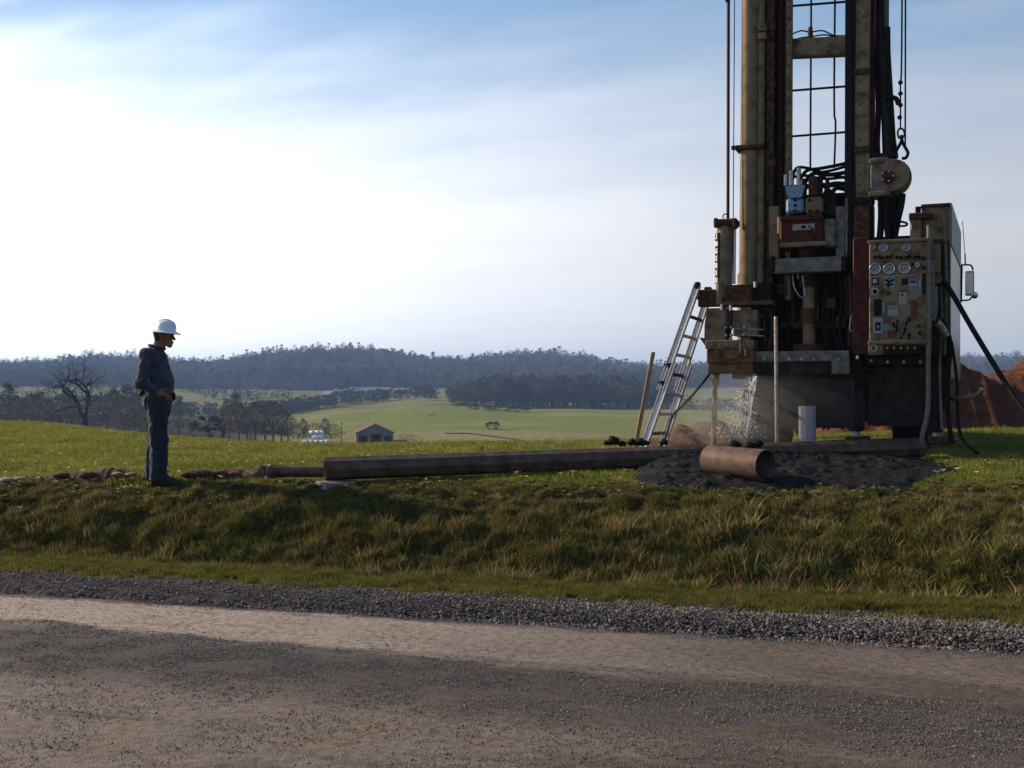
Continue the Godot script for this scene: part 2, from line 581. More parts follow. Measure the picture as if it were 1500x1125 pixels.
func ground_color(x: float, d: float) -> Color:
	var s := off_road(x, d)
	var s_top := off_road(x, brow(x))
	var p := patches.get_noise_2d(x, d * 1.3)
	var q := tufts.get_noise_2d(x * 1.4, d * 1.4)
	var gravel := Color(0.055, 0.050, 0.048)
	var field := Color(0.105, 0.115, 0.028).lerp(Color(0.085, 0.115, 0.022), clampf(p * 1.5 + 0.5, 0, 1))
	var bank := Color(0.072, 0.062, 0.030).lerp(Color(0.115, 0.072, 0.040), clampf(p * 2.0 + 0.4 + q * 0.5, 0, 1))
	if s < 0.9:
		return gravel
	if s < 1.35:
		return gravel.lerp(Color(0.052, 0.050, 0.022), smoothstep(0.85, 1.3, s + q * 0.3))
	if s < s_top + 0.4:
		return bank
	var worn := 0.7 * smoothstep(0.05, 0.4, q + p) * (1.0 - smoothstep(s_top + 1.2, s_top + 3.0, s))
	return bank.lerp(field, smoothstep(s_top + 0.4, s_top + 1.0, s + q * 0.3) * (1.0 - worn))

func spread_axis(lo: float, hi: float, fine_lo: float, fine_hi: float, step: float, grow: float) -> PackedFloat32Array:
	var a := PackedFloat32Array()
	var p := fine_lo
	var left := []
	var st := step
	while p > lo:
		st *= grow
		p -= st
		left.append(maxf(p, lo))
	left.reverse()
	for q in left:
		a.append(q)
	p = fine_lo
	while p <= fine_hi:
		a.append(p)
		p += step
	st = step
	while p < hi:
		a.append(p)
		st *= grow
		p += st
	a.append(hi)
	return a

func build_setting():
	# the ground: one sheet from behind the road to the brow of the field
	var xs := spread_axis(-75.0, 75.0, -7.0, 7.0, 0.08, 1.12)
	var ds := spread_axis(-40.0, 82.0, 6.0, 13.5, 0.07, 1.06)
	var g := MB.new()
	g.grid(xs.size(), ds.size(),
		func(i, j): return Vector3(xs[i], ground(xs[i], ds[j]), -ds[j]),
		func(i, j): return ground_color(xs[i], ds[j]))
	structure("ground", g, M.earth, "grassy field and roadside bank of brown earth", "ground")

	# the road: worn chip seal with dried mud, loose grit in the middle
	var rx := spread_axis(-40.0, 40.0, -5.5, 5.5, 0.045, 1.15)
	var rs := spread_axis(-9.0, 0.10, -3.6, 0.06, 0.03, 1.2)
	var r := MB.new()
	r.grid(rx.size(), rs.size(),
		func(i, j):
			var x := rx[i] - rs[j] * 0.26
			var wob: float = 0.05 * patches.get_noise_2d(x * 3.0, 40.0) * smoothstep(-0.3, 0.06, rs[j])
			var d := road_edge(rx[i]) + rs[j] * 0.965 + wob
			var y := 0.012 - 0.034 * smoothstep(-0.03, 0.10, rs[j]) + 0.006 * lumps.get_noise_2d(x * 3.0, d * 3.0)
			return Vector3(rx[i] + rs[j] * 0.26, y, -d),
		func(i, j): return road_color(rx[i] + rs[j] * 0.26, rs[j]))
	structure("road", r, M.road_surface, "worn grey country road with dried mud and loose grit", "road")

func grit(x: float, s: float) -> float:
	# how much loose grit lies at that place of the road: a broad windrow and thinner streaks
	var w := patches.get_noise_2d(x * 0.8, s * 3.0 + 7.0)
	var e := tufts.get_noise_2d(x * 1.1, s * 5.0)
	var edge := -0.98 - 0.06 * x + 0.28 * w + 0.10 * e
	var m := smoothstep(edge, edge - 0.14, s) * (1.0 - smoothstep(edge - 0.75 - 0.25 * w, edge - 1.35, s) * 0.72)
	m = maxf(m, 0.5 * smoothstep(-0.16, -0.02, s + 0.08 * e))
	m *= 0.75 + 0.5 * clampf(e + 0.4, 0.0, 1.0)
	return clampf(m, 0.0, 1.0)

func road_color(x: float, s: float) -> Color:
	var w := patches.get_noise_2d(x * 0.6 + 20.0, s * 2.0)
	var e := tufts.get_noise_2d(x * 0.7, s * 4.0 + 30.0)
	var seal := Color(0.100, 0.083, 0.071)
	var dust := Color(0.335, 0.285, 0.245)
	var clay := Color(0.23, 0.145, 0.09)
	# dried mud tracked along the edge, thick to the left and thinning out to the right
	var dry := smoothstep(2.4, -2.6, x + 1.2 * w) * smoothstep(-1.25, -0.85, s + 0.2 * e) * (1.0 - smoothstep(-0.12, 0.0, s + 0.1 * e))
	var dry2 := 0.65 * smoothstep(0.0, 0.45, w + 0.5 * e + 0.14 * (-x - 0.5)) * smoothstep(-1.9, -2.3, s)
	var c := seal.lerp(dust, clampf(maxf(dry, dry2), 0.0, 1.0))
	c = c.lerp(Color(0.18, 0.15, 0.13), 0.7 * clampf(w * 2.0 + 0.3, 0.0, 1.0) * (1.0 - dry))
	c = c.lerp(clay, 0.55 * smoothstep(0.36, 0.52, e + 0.35 * w) )
	c = c.lerp(Color(0.056, 0.048, 0.043), 0.8 * grit(x, s))
	return c

# ---------------------------------------------------------------- the valley and the ridge beyond
const FAR_PX := [-300.0, 0.0, 150.0, 300.0, 420.0, 520.0, 650.0, 800.0, 950.0, 1100.0, 1450.0, 1800.0]
const FAR_D := [70.0, 140.0, 200.0, 267.0, 350.0, 450.0, 560.0, 700.0, 820.0, 1000.0, 1500.0, 1900.0, 3200.0]
const FAR_DIP := [
	[625, 625, 640, 690, 720, 720, 720, 720, 715, 710, 690, 690],
	[628, 635, 650, 680, 690, 690, 690, 690, 690, 690, 680, 680],
	[625, 632, 634, 660, 668, 668, 665, 665, 665, 665, 660, 660],
	[620, 628, 632, 645, 652, 652, 649, 649, 650, 650, 640, 640],
	[610, 616, 620, 630, 632, 625, 620, 622, 624, 625, 615, 615],
	[600, 604, 608, 616, 611, 600, 591, 597, 600, 603, 600, 600],
	[600, 602, 606, 612, 610, 603, 597, 602, 604, 605, 600, 600],
	[588, 590, 592, 596, 592, 586, 582, 594, 592, 590, 585, 585],
	[578, 580, 581, 584, 578, 576, 575, 582, 580, 580, 575, 575],
	[567, 568, 568, 570, 570, 569, 568, 568, 568, 568, 562, 562],
	[548, 545, 534, 541, 525, 522, 539, 528, 548, 546, 536, 540],
	[560, 558, 550, 556, 543, 540, 554, 545, 560, 560, 550, 552],
	[585, 585, 585, 585, 585, 585, 585, 585, 585, 585, 585, 585]]
var roll := nz(201, 0.004, 4)

func far_ground(x: float, d: float) -> float:
	var px := 750.0 + x / d * LENS
	var i := 0
	while i < FAR_PX.size() - 2 and px > FAR_PX[i + 1]:
		i += 1
	var j := 0
	while j < FAR_D.size() - 2 and d > FAR_D[j + 1]:
		j += 1
	var u: float = smoothstep(0.0, 1.0, clampf((px - FAR_PX[i]) / (FAR_PX[i + 1] - FAR_PX[i]), 0.0, 1.0))
	var w: float = clampf((d - FAR_D[j]) / (FAR_D[j + 1] - FAR_D[j]), 0.0, 1.0)
	w = lerpf(w, smoothstep(0.0, 1.0, w), 0.6)
	var h0: float = EYE - (lerpf(FAR_DIP[j][i], FAR_DIP[j][i + 1], u) - 562.5) / LENS * FAR_D[j]
	var h1: float = EYE - (lerpf(FAR_DIP[j + 1][i], FAR_DIP[j + 1][i + 1], u) - 562.5) / LENS * FAR_D[j + 1]
	return lerpf(h0, h1, w) + roll.get_noise_2d(x, d) * d * 0.0035

func far_spot(px: float, d: float, lift := 0.0) -> Vector3:
	var x := (px - 750.0) / LENS * d
	return Vector3(x, far_ground(x, d) + lift, -d)

func far_color(x: float, d: float) -> Color:
	var px := 750.0 + x / d * LENS
	var q := roll.get_noise_2d(x * 2.2 + 300.0, d * 5.0)
	var green := Color(0.165, 0.180, 0.050)
	var fresh := Color(0.140, 0.190, 0.044)
	var straw := Color(0.25, 0.205, 0.105)
	var wood := Color(0.062, 0.05, 0.04)
	var c := green.lerp(fresh, clampf(q * 2.0 + 0.5, 0, 1))
	if d < 520.0:
		c = c.lerp(straw, 0.75 * smoothstep(0.05, 0.35, q + 0.35 * smoothstep(330.0, 290.0, d)))
		if px < 420.0:
			c = c.lerp(wood, smoothstep(430.0, 330.0, px + 40.0 * q))
	elif d < 960.0:
		c = c.lerp(straw, 0.6 * smoothstep(-0.05, 0.3, q))
		c = c.lerp(wood, 0.6 * smoothstep(0.12, 0.3, roll.get_noise_2d(x * 3.0, d * 8.0 + 90.0)))
	else:
		c = c.lerp(wood, smoothstep(940.0, 1010.0, d))
	return c

func twig_tree(seed_: int, tall: float, wide: float, sprays: int, twig: Color, bark: Color, spray_size := 1.0) -> ArrayMesh:
	# a leafless tree of trunk, limbs and a cloud of fine sprays, for woods a kilometre off
	var r := RandomNumberGenerator.new()
	r.seed = seed_
	var m := MB.new()
	m.tint = bark
	m.tube(Vector3.ZERO, Vector3(0, tall * 0.6, 0), tall * 0.018, tall * 0.008, 4, false)
	for k in 7:
		var a := r.randf() * TAU
		var y := tall * r.randf_range(0.25, 0.55)
		m.tube(Vector3(0, y, 0), Vector3(cos(a) * wide * 0.4, y + tall * r.randf_range(0.2, 0.36), sin(a) * wide * 0.4), tall * 0.008, tall * 0.002, 3, false)
	for k in sprays:
		var a := r.randf() * TAU
		var t := r.randf()
		var y := tall * lerpf(0.26, 1.0, t)
		var rad: float = wide * 0.5 * sqrt(r.randf()) * pow(maxf(0.0, sin(PI * clampf(0.12 + t * 0.86, 0, 1))), 0.7)
		var p := Vector3(cos(a) * rad, y, sin(a) * rad)
		var dir := (Vector3(p.x, tall * 0.25, p.z).normalized() + Vector3(r.randf() - 0.5, r.randf() * 0.6, r.randf() - 0.5)).normalized()
		var side := dir.cross(Vector3(r.randf() - 0.5, r.randf() - 0.5, r.randf() - 0.5)).normalized()
		var l := tall * r.randf_range(0.07, 0.15) * spray_size
		m.tint = twig * r.randf_range(0.75, 1.25)
		m.face([p, p + dir * l + side * l * 0.16, p + dir * l * 0.9 - side * l * 0.16], side.cross(dir))
	return m.commit()

func leaf_tree(seed_: int, tall: float, wide: float, leaves: int, leaf: Color, cone: float, leaf_size: float) -> ArrayMesh:
	# an evergreen: clumps of leaf faces through the whole crown
	var r := RandomNumberGenerator.new()
	r.seed = seed_
	var m := MB.new()
	m.tint = Color(0.07, 0.055, 0.042)
	m.tube(Vector3.ZERO, Vector3(0, tall * 0.85, 0), tall * 0.02, tall * 0.006, 5, false)
	var clumps := []
	for k in 26:
		var t := pow(r.randf(), 0.8)
		var y := tall * lerpf(0.16, 0.97, t)
		var full: float = lerpf(sqrt(maxf(0.0, sin(PI * clampf(0.1 + 0.85 * t, 0, 1)))), 1.0 - t, cone)
		var a := r.randf() * TAU
		clumps.append([Vector3(cos(a) * wide * 0.42 * full, y, sin(a) * wide * 0.42 * full), tall * r.randf_range(0.06, 0.12)])
	for k in leaves:
		var c: Array = clumps[r.randi() % clumps.size()]
		var o: Vector3 = Vector3(r.randfn(), r.randfn() * 0.6, r.randfn()) * c[1] * 0.62
		var p: Vector3 = c[0] + o
		var nn := Vector3(r.randf() - 0.5, r.randf(), r.randf() - 0.5).normalized()
		var x := nn.cross(Vector3(r.randf() - 0.5, r.randf() - 0.5, r.randf() - 0.5)).normalized()
		var y2 := nn.cross(x)
		var l := leaf_size * r.randf_range(0.6, 1.4)
		m.tint = leaf * r.randf_range(0.65, 1.35)
		m.face([p - x * l, p + y2 * l * 0.6, p + x * l * 1.1], nn)
	return m.commit()

func stem(tall: float, r: float) -> ArrayMesh:
	var m := MB.new()
	m.tint = Color(0.055, 0.045, 0.038)
	m.path([Vector3(0, -0.4, 0), Vector3(0.03, tall * 0.5, 0.02), Vector3(-0.02, tall, 0)], r, r * 0.75, 7, false)
	return m.commit()

func grow(m: MB, r: RandomNumberGenerator, p: Vector3, dir: Vector3, l: float, rad: float, level: int):
	var pts := [p]
	var d := dir
	var segs := 5 if level < 2 else 4
	for k in segs:
		d = (d + Vector3(r.randfn(), r.randfn() * 0.7, r.randfn()) * (0.15 + 0.045 * level) + Vector3.UP * 0.035).normalized()
		pts.append(pts[-1] + d * l / segs)
	m.path(pts, rad, rad * (0.62 if level < 5 else 0.3), 6 if level < 2 else (4 if level < 4 else 3), false)
	if level >= 6:
		return
	var kids := 2 if level < 1 else 3
	for k in kids:
		var side := d.cross(Vector3(r.randf() - 0.5, r.randf() - 0.5, r.randf() - 0.5)).normalized()
		var nd := (d * r.randf_range(0.55, 1.0) + side * r.randf_range(0.45, 0.95)).normalized()
		grow(m, r, pts[-1 if k < 2 else 2 + r.randi() % (segs - 2)], nd, l * r.randf_range(0.62, 0.86), rad * 0.62 * r.randf_range(0.75, 1.0), level + 1)

func build_far_country():
	var rows := PackedFloat32Array()
	var q := 78.0
	while q < 3200.0:
		rows.append(q)
		q *= 1.028
	rows.append(3200.0)
	var cols := 230
	var m := MB.new()
	m.grid(cols, rows.size(),
		func(i, j):
			var a := lerpf(-1.15, 1.15, i / float(cols - 1))
			return Vector3(a * rows[j], far_ground(a * rows[j], rows[j]) - (0.6 if j == 0 else 0.0), -rows[j]),
		func(i, j):
			var a := lerpf(-1.15, 1.15, i / float(cols - 1))
			return far_color(a * rows[j], rows[j]))
	structure("hills", m, M.far_land, "rolling green pasture valley rising to a long wooded ridge", "hills")

	# farm tracks
	for tr in [[[650, 300], [690, 300], [730, 288], [770, 272], [800, 255]], [[604, 445], [612, 430], [620, 412], [632, 392]]]:
		var pm := MB.new()
		var left := []
		for k in 41:
			var f: float = k / 40.0 * (tr.size() - 1)
			var b: int = min(int(f), tr.size() - 2)
			var px: float = lerpf(tr[b][0], tr[b + 1][0], f - b)
			var d: float = lerpf(tr[b][1], tr[b + 1][1], f - b)
			left.append(Vector2((px - 750.0) / LENS * d, d))
		pm.tint = Color(0.21, 0.18, 0.11)
		pm.grid(5, 41, func(i, j):
			var t: Vector2 = (left[min(j + 1, 40)] - left[max(j - 1, 0)]).normalized()
			var o: Vector2 = left[j] + Vector2(-t.y, t.x) * (i - 2) * (0.8 if tr[0][0] == 650 else 0.4)
			return Vector3(o.x, far_ground(o.x, o.y) + 0.25, -o.y))
		var tk := structure("farm_track", pm, M.far_land, "pale dirt farm track curving across the pasture right of the barn" if tr[0][0] == 650 else "short pale dirt track on top of the green hill", "track")

	# the woods on the ridge and in the valley: masses of trees a kilometre away
	var r := RandomNumberGenerator.new()
	r.seed = 303
	var kinds := [
		twig_tree(1, 15.0, 9.0, 130, Color(0.115, 0.085, 0.068), Color(0.07, 0.058, 0.05)),
		twig_tree(2, 13.0, 9.5, 130, Color(0.090, 0.072, 0.062), Color(0.06, 0.052, 0.046)),
		leaf_tree(3, 15.0, 7.0, 260, Color(0.032, 0.048, 0.020), 0.75, 0.75),
		leaf_tree(4, 12.0, 8.0, 260, Color(0.045, 0.058, 0.022), 0.35, 0.75)]
	var spots := [[], [], [], []]
	var tints := [[], [], [], []]
	for k in 15000:
		var d := r.randf_range(985.0, 1585.0)
		var px := r.randf_range(-320.0, 1850.0)
		var x := (px - 750.0) / LENS * d
		var w := roll.get_noise_2d(x * 1.4, d * 1.4 + 500.0)
		var kind: int = (2 if r.randf() < 0.6 else 3) if w + r.randf_range(-0.25, 0.25) > 0.10 else r.randi() % 2
		var s := r.randf_range(0.7, 1.15) * (1.0 if d < 1440.0 else r.randf_range(0.75, 1.2))
		spots[kind].append(Transform3D(Basis(Vector3.UP, r.randf() * TAU).scaled(Vector3(s * r.randf_range(0.75, 1.35), s * r.randf_range(0.65, 1.12), s)), Vector3(x, far_ground(x, d) - 0.3, -d)))
		var t := r.randf_range(0.6, 1.4)
		t *= 1.0 + 0.9 * roll.get_noise_2d(x * 2.0 + 70.0, d * 2.0)
		tints[kind].append(Color(t * r.randf_range(0.92, 1.08), t, t * r.randf_range(0.9, 1.05)))
	scatter("ridge_woodland", kinds[0], M.leafage, spots[0], "tall leafless brown woodland covering the long ridge", "woodland", tints[0])
	scatter("ridge_thicket", kinds[1], M.leafage, spots[1], "lower grey leafless thicket mixed through the ridge woods", "woodland", tints[1])
	scatter("ridge_pine_wood", kinds[2], M.leafage, spots[2], "dark pointed pine wood along the ridge", "woodland", tints[2])
	scatter("ridge_evergreens", kinds[3], M.leafage, spots[3], "rounded green trees mixed through the ridge woods", "woodland", tints[3])
	var wood := []
	var wt := []
	for k in 620:
		var d := r.randf_range(590.0, 700.0)
		var px := r.randf_range(655.0, 985.0)
		var x := (px - 750.0) / LENS * d
		var s := r.randf_range(0.75, 1.08) * (0.42 + 0.58 * smoothstep(650.0, 740.0, px + 25.0 * roll.get_noise_2d(x * 6.0, d * 6.0))) * (1.0 - 0.25 * smoothstep(900.0, 985.0, px))
		wood.append(Transform3D(Basis(Vector3.UP, r.randf() * TAU).scaled(Vector3(s * r.randf_range(0.8, 1.3), s * r.randf_range(0.7, 1.15), s)), Vector3(x, far_ground(x, d) - 0.3, -d)))
		var t := r.randf_range(0.55, 1.15)
		wt.append(Color(t, t * 0.98, t * 1.02))
	scatter("valley_wood", twig_tree(9, 15.0, 8.0, 190, Color(0.105, 0.080, 0.066), Color(0.05, 0.043, 0.038)), M.leafage, wood, "dense leafless wood behind the smooth green hill", "woodland", wt)
	# hedges and scrub between the valley fields
	var scrub := []
	var stn := []
	for line in [[-250, 330, 880, 900, 90], [300, 430, 800, 790, 30], [240, 480, 560, 640, 130], [380, 640, 585, 700, 110], [-280, 250, 470, 540, 210], [-300, 250, 640, 700, 140], [1000, 1300, 520, 600, 100]]:
		for k in line[4]:
			var t := r.randf()
			var px: float = lerpf(line[0], line[1], t) + r.randfn() * 4.0
			var d: float = lerpf(line[2], line[3], t) + r.randfn() * 9.0
			var x := (px - 750.0) / LENS * d
			var s := r.randf_range(0.35, 0.85)
			scrub.append(Transform3D(Basis(Vector3.UP, r.randf() * TAU).scaled(Vector3(s, s, s)), Vector3(x, far_ground(x, d) - 0.2, -d)))
			var tt := r.randf_range(0.6, 1.1)
			stn.append(Color(tt, tt, tt))
	scatter("hedge_scrub", leaf_tree(12, 10.0, 9.0, 240, Color(0.052, 0.05, 0.028), 0.1, 0.7), M.leafage, scrub, "dull green hedgerow scrub dividing the valley fields", "scrub", stn)

	build_far_trees(r)
	build_farm()

func build_far_trees(r: RandomNumberGenerator):
	# the big bare tree on the left, just over the brow
	var t := thing("bare_tree", "large spreading bare tree with forked trunk over the field's brow", "tree", far_spot(124, 205.0, -0.3))
	t.scale = Vector3.ONE * 1.16
	var tm := MB.new()
	tm.tint = Color(0.040, 0.033, 0.030)
	var rr := RandomNumberGenerator.new()
	rr.seed = 58
	tm.path([Vector3(0, -0.5, 0), Vector3(0.05, 1.2, 0), Vector3(-0.02, 2.6, 0.1)], 0.60, 0.46, 8, false)
	put(t, "trunk", tm, M.bark)
	var cm := MB.new()
	cm.tint = Color(0.040, 0.033, 0.030)
	grow(cm, rr, Vector3(-0.1, 2.4, 0), Vector3(-0.55, 1.0, 0.1).normalized(), 3.4, 0.34, 1)
	grow(cm, rr, Vector3(0.05, 2.4, 0), Vector3(0.12, 1.0, -0.05).normalized(), 4.2, 0.38, 1)
	grow(cm, rr, Vector3(0.05, 2.5, 0.1), Vector3(0.55, 0.9, 0.3).normalized(), 3.0, 0.26, 2)
	grow(cm, rr, Vector3(-0.7, 4.4, 0.1), Vector3(-1.0, 0.28, 0.2).normalized(), 3.6, 0.20, 2)
	put(t, "crown", cm, M.bark)

	# trees of the hollow behind the field: darker evergreens and leafless trees, each its own thing
	var ever := thing("evergreen_tree", "dark rounded evergreen at the hollow behind the man", "tree", far_spot(305, 232.0, -1.2), 0.0)
	put(ever, "trunk", stem(2.6, 0.22), M.bark)
	put(ever, "crown", leaf_tree(21, 7.4, 7.6, 1500, Color(0.022, 0.030, 0.014), 0.0, 0.34), M.leafage)
	var ps := [[12, 340, .9], [58, 325, .75], [100, 330, .8], [168, 330, .85], [186, 318, .95], [262, 420, 0.8], [345, 420, 0.9], [-30, 330, 0.9], [-60, 320, 1.0], [204, 330, 1.0], [222, 340, 0.9]]
	var pine := thing("pine_tree", "dark pointed pine among the trees beyond the field's brow", "tree", Vector3.ZERO, 0.0, "pines beyond the field's brow")
	put(pine, "trunk", stem(4.0, 0.24), M.bark)
	put(pine, "crown", leaf_tree(24, 13.5, 7.5, 900, Color(0.040, 0.048, 0.026), 0.8, 0.42), M.leafage)
	for k in ps.size():
		var o: Node3D = pine if k == 0 else copy_of(pine, "", Vector3.ZERO)
		o.position = far_spot(ps[k][0], ps[k][1], -0.4)
		o.rotation.y = r.randf() * TAU
		o.scale = Vector3.ONE * ps[k][2]
	var bs := [[-5, 300, .8], [24, 296, .75], [46, 290, .8], [68, 300, .7], [88, 288, .8], [108, 292, .7], [140, 288, .8], [158, 296, .85], [176, 290, .8], [198, 300, .9], [216, 296, .8], [240, 300, .75], [262, 292, .6], [280, 300, .55], [336, 262, .8], [350, 258, .85], [362, 262, .75], [374, 256, .9], [388, 262, .85], [400, 257, .95], [412, 262, .8], [422, 268, .7], [325, 275, .7], [444, 300, .5], [476, 296, .5]]
	var bare := thing("leafless_tree", "slim leafless brown tree in the hollow beyond the field", "tree", Vector3.ZERO, 0.0, "leafless trees in the hollow")
	put(bare, "trunk", stem(4.5, 0.20), M.bark)
	put(bare, "crown", twig_tree(31, 11.0, 5.4, 900, Color(0.125, 0.092, 0.070), Color(0.075, 0.060, 0.050), 0.5), M.leafage)
	for k in bs.size():
		var o: Node3D = bare if k == 0 else copy_of(bare, "", Vector3.ZERO)
		o.position = far_spot(bs[k][0], bs[k][1], -0.4)
		o.rotation.y = r.randf() * TAU
		o.scale = Vector3(1.25, 1.0, 1.25) * bs[k][2]
	# undergrowth that closes the hollow
	var places := []
	var tn := []
	for k in 200:
		var px := r.randf_range(-80.0, 425.0)
		var d := r.randf_range(255.0, 345.0)
		if px > 235.0 and r.randf() < 0.72:
			continue
		var s := r.randf_range(0.25, 0.6)
		places.append(Transform3D(Basis(Vector3.UP, r.randf() * TAU).scaled(Vector3(s * 1.2, s, s * 1.2)), far_spot(px, d, -0.3)))
		var tt := r.randf_range(0.6, 1.1)
		tn.append(Color(tt, tt, tt))
	scatter("undergrowth", leaf_tree(35, 9.0, 8.0, 300, Color(0.085, 0.068, 0.044), 0.0, 0.4), M.leafage, places, "brown-green undergrowth at the foot of the hollow's trees", "undergrowth", tn)
	# single trees round the far farm
	var fs := [[497, 770, .9, "dark tree beside the white farmhouse"], [512, 775, 1.15, "tallest dark tree of the farmyard clump"], [522, 772, .8, "small dark tree at the end of the farmyard clump"], [628, 640, .85, "lone dark tree at the wood's left corner"], [636, 642, .55, "small bush beside the lone tree at the wood's corner"], [337, 470, .9, "dark pointed tree standing alone in the middle valley"], [418, 690, .75, "dark round tree on the far left pasture"], [440, 695, .55, "smaller round tree on the far left pasture"]]
	var dark: Node3D = null
	for f in fs:
		if dark == null:
			dark = thing("round_tree", f[3], "tree", Vector3.ZERO, 0.0)
			put(dark, "trunk", stem(3.0, 0.25), M.bark)
			put(dark, "crown", leaf_tree(41, 12.0, 8.5, 700, Color(0.028, 0.034, 0.018), 0.25, 0.5), M.leafage)
			dark.position = far_spot(f[0], f[1], -0.3)
			dark.scale = Vector3.ONE * f[2]
		else:
			copy_of(dark, f[3], far_spot(f[0], f[1], -0.3), r.randf() * TAU, f[2])
	# brush heaps on the green hill
	var hp := [[693, 425, .32, 2.6, "small dark brush heap on the green hill"], [721, 423, .30, 4.6, "middle dark brush heap on the green hill"], [756, 420, .32, 6.2, "long dark brush heap on the green hill"], [683, 452, .28, 7.0, "low dark brush along the hill's crest before the wood"], [722, 318, .42, 2.6, "dark brush heap beside the pale farm track"]]
	for h in hp:
		var o := thing("brush_heap", h[4], "brush", far_spot(h[0], h[1], -0.3))
		put(o, "branches", leaf_tree(50 + int(h[0]), 6.0, 5.0, 360, Color(0.022, 0.02, 0.014), 0.0, 0.5), M.leafage)
		o.scale = Vector3(h[3] / 3.0, h[2], 1.0)

func gable(m_wall: MB, m_roof: MB, w: float, l: float, eave: float, peak: float, over := 0.4):
	# gable end faces local +z, ridge runs along z
	m_wall.box(Vector3(0, eave / 2, -l / 2), Vector3(w, eave, l), Basis.IDENTITY, 0.01)
	m_wall.prism(PackedVector2Array([Vector2(-w / 2, eave), Vector2(w / 2, eave), Vector2(0, peak)]), Transform3D(Basis.IDENTITY, Vector3(0, 0, -0.002)), l - 0.004)
	for s in [-1.0, 1.0]:
		var slope := Vector2(w / 2 + over, -(peak - eave) * (w / 2 + over) / (w / 2))
		var a := Vector3(0, peak + 0.10, over)
		var b := Vector3(s * slope.x, peak + 0.10 + slope.y, over)
		var nn := Vector3(s * (peak - eave), w / 2, 0).normalized()
		var back := Vector3(0, 0, -l - 2 * over)
		var dn := nn * -0.12
		m_roof.face([a, b, b + back, a + back], nn)
		m_roof.face([a + dn, b + dn, b + back + dn, a + back + dn], -nn)
		m_roof.face([a, b, b + dn, a + dn], Vector3(0, 0, 1))
		m_roof.face([a + back, b + back, b + back + dn, a + back + dn], Vector3(0, 0, -1))
		m_roof.face([b, b + back, b + back + dn, b + dn], Vector3(s, -0.2, 0))

func one_board_wall(barn: Node3D, x0: float, x1: float, y0: float, y1: float):
	var m := MB.new()
	m.box(Vector3((x0 + x1) / 2, (y0 + y1) / 2, -0.075), Vector3(x1 - x0, y1 - y0, 0.15), Basis.IDENTITY, 0.0)
	put(barn, "wall", m, M.weathered_wood)

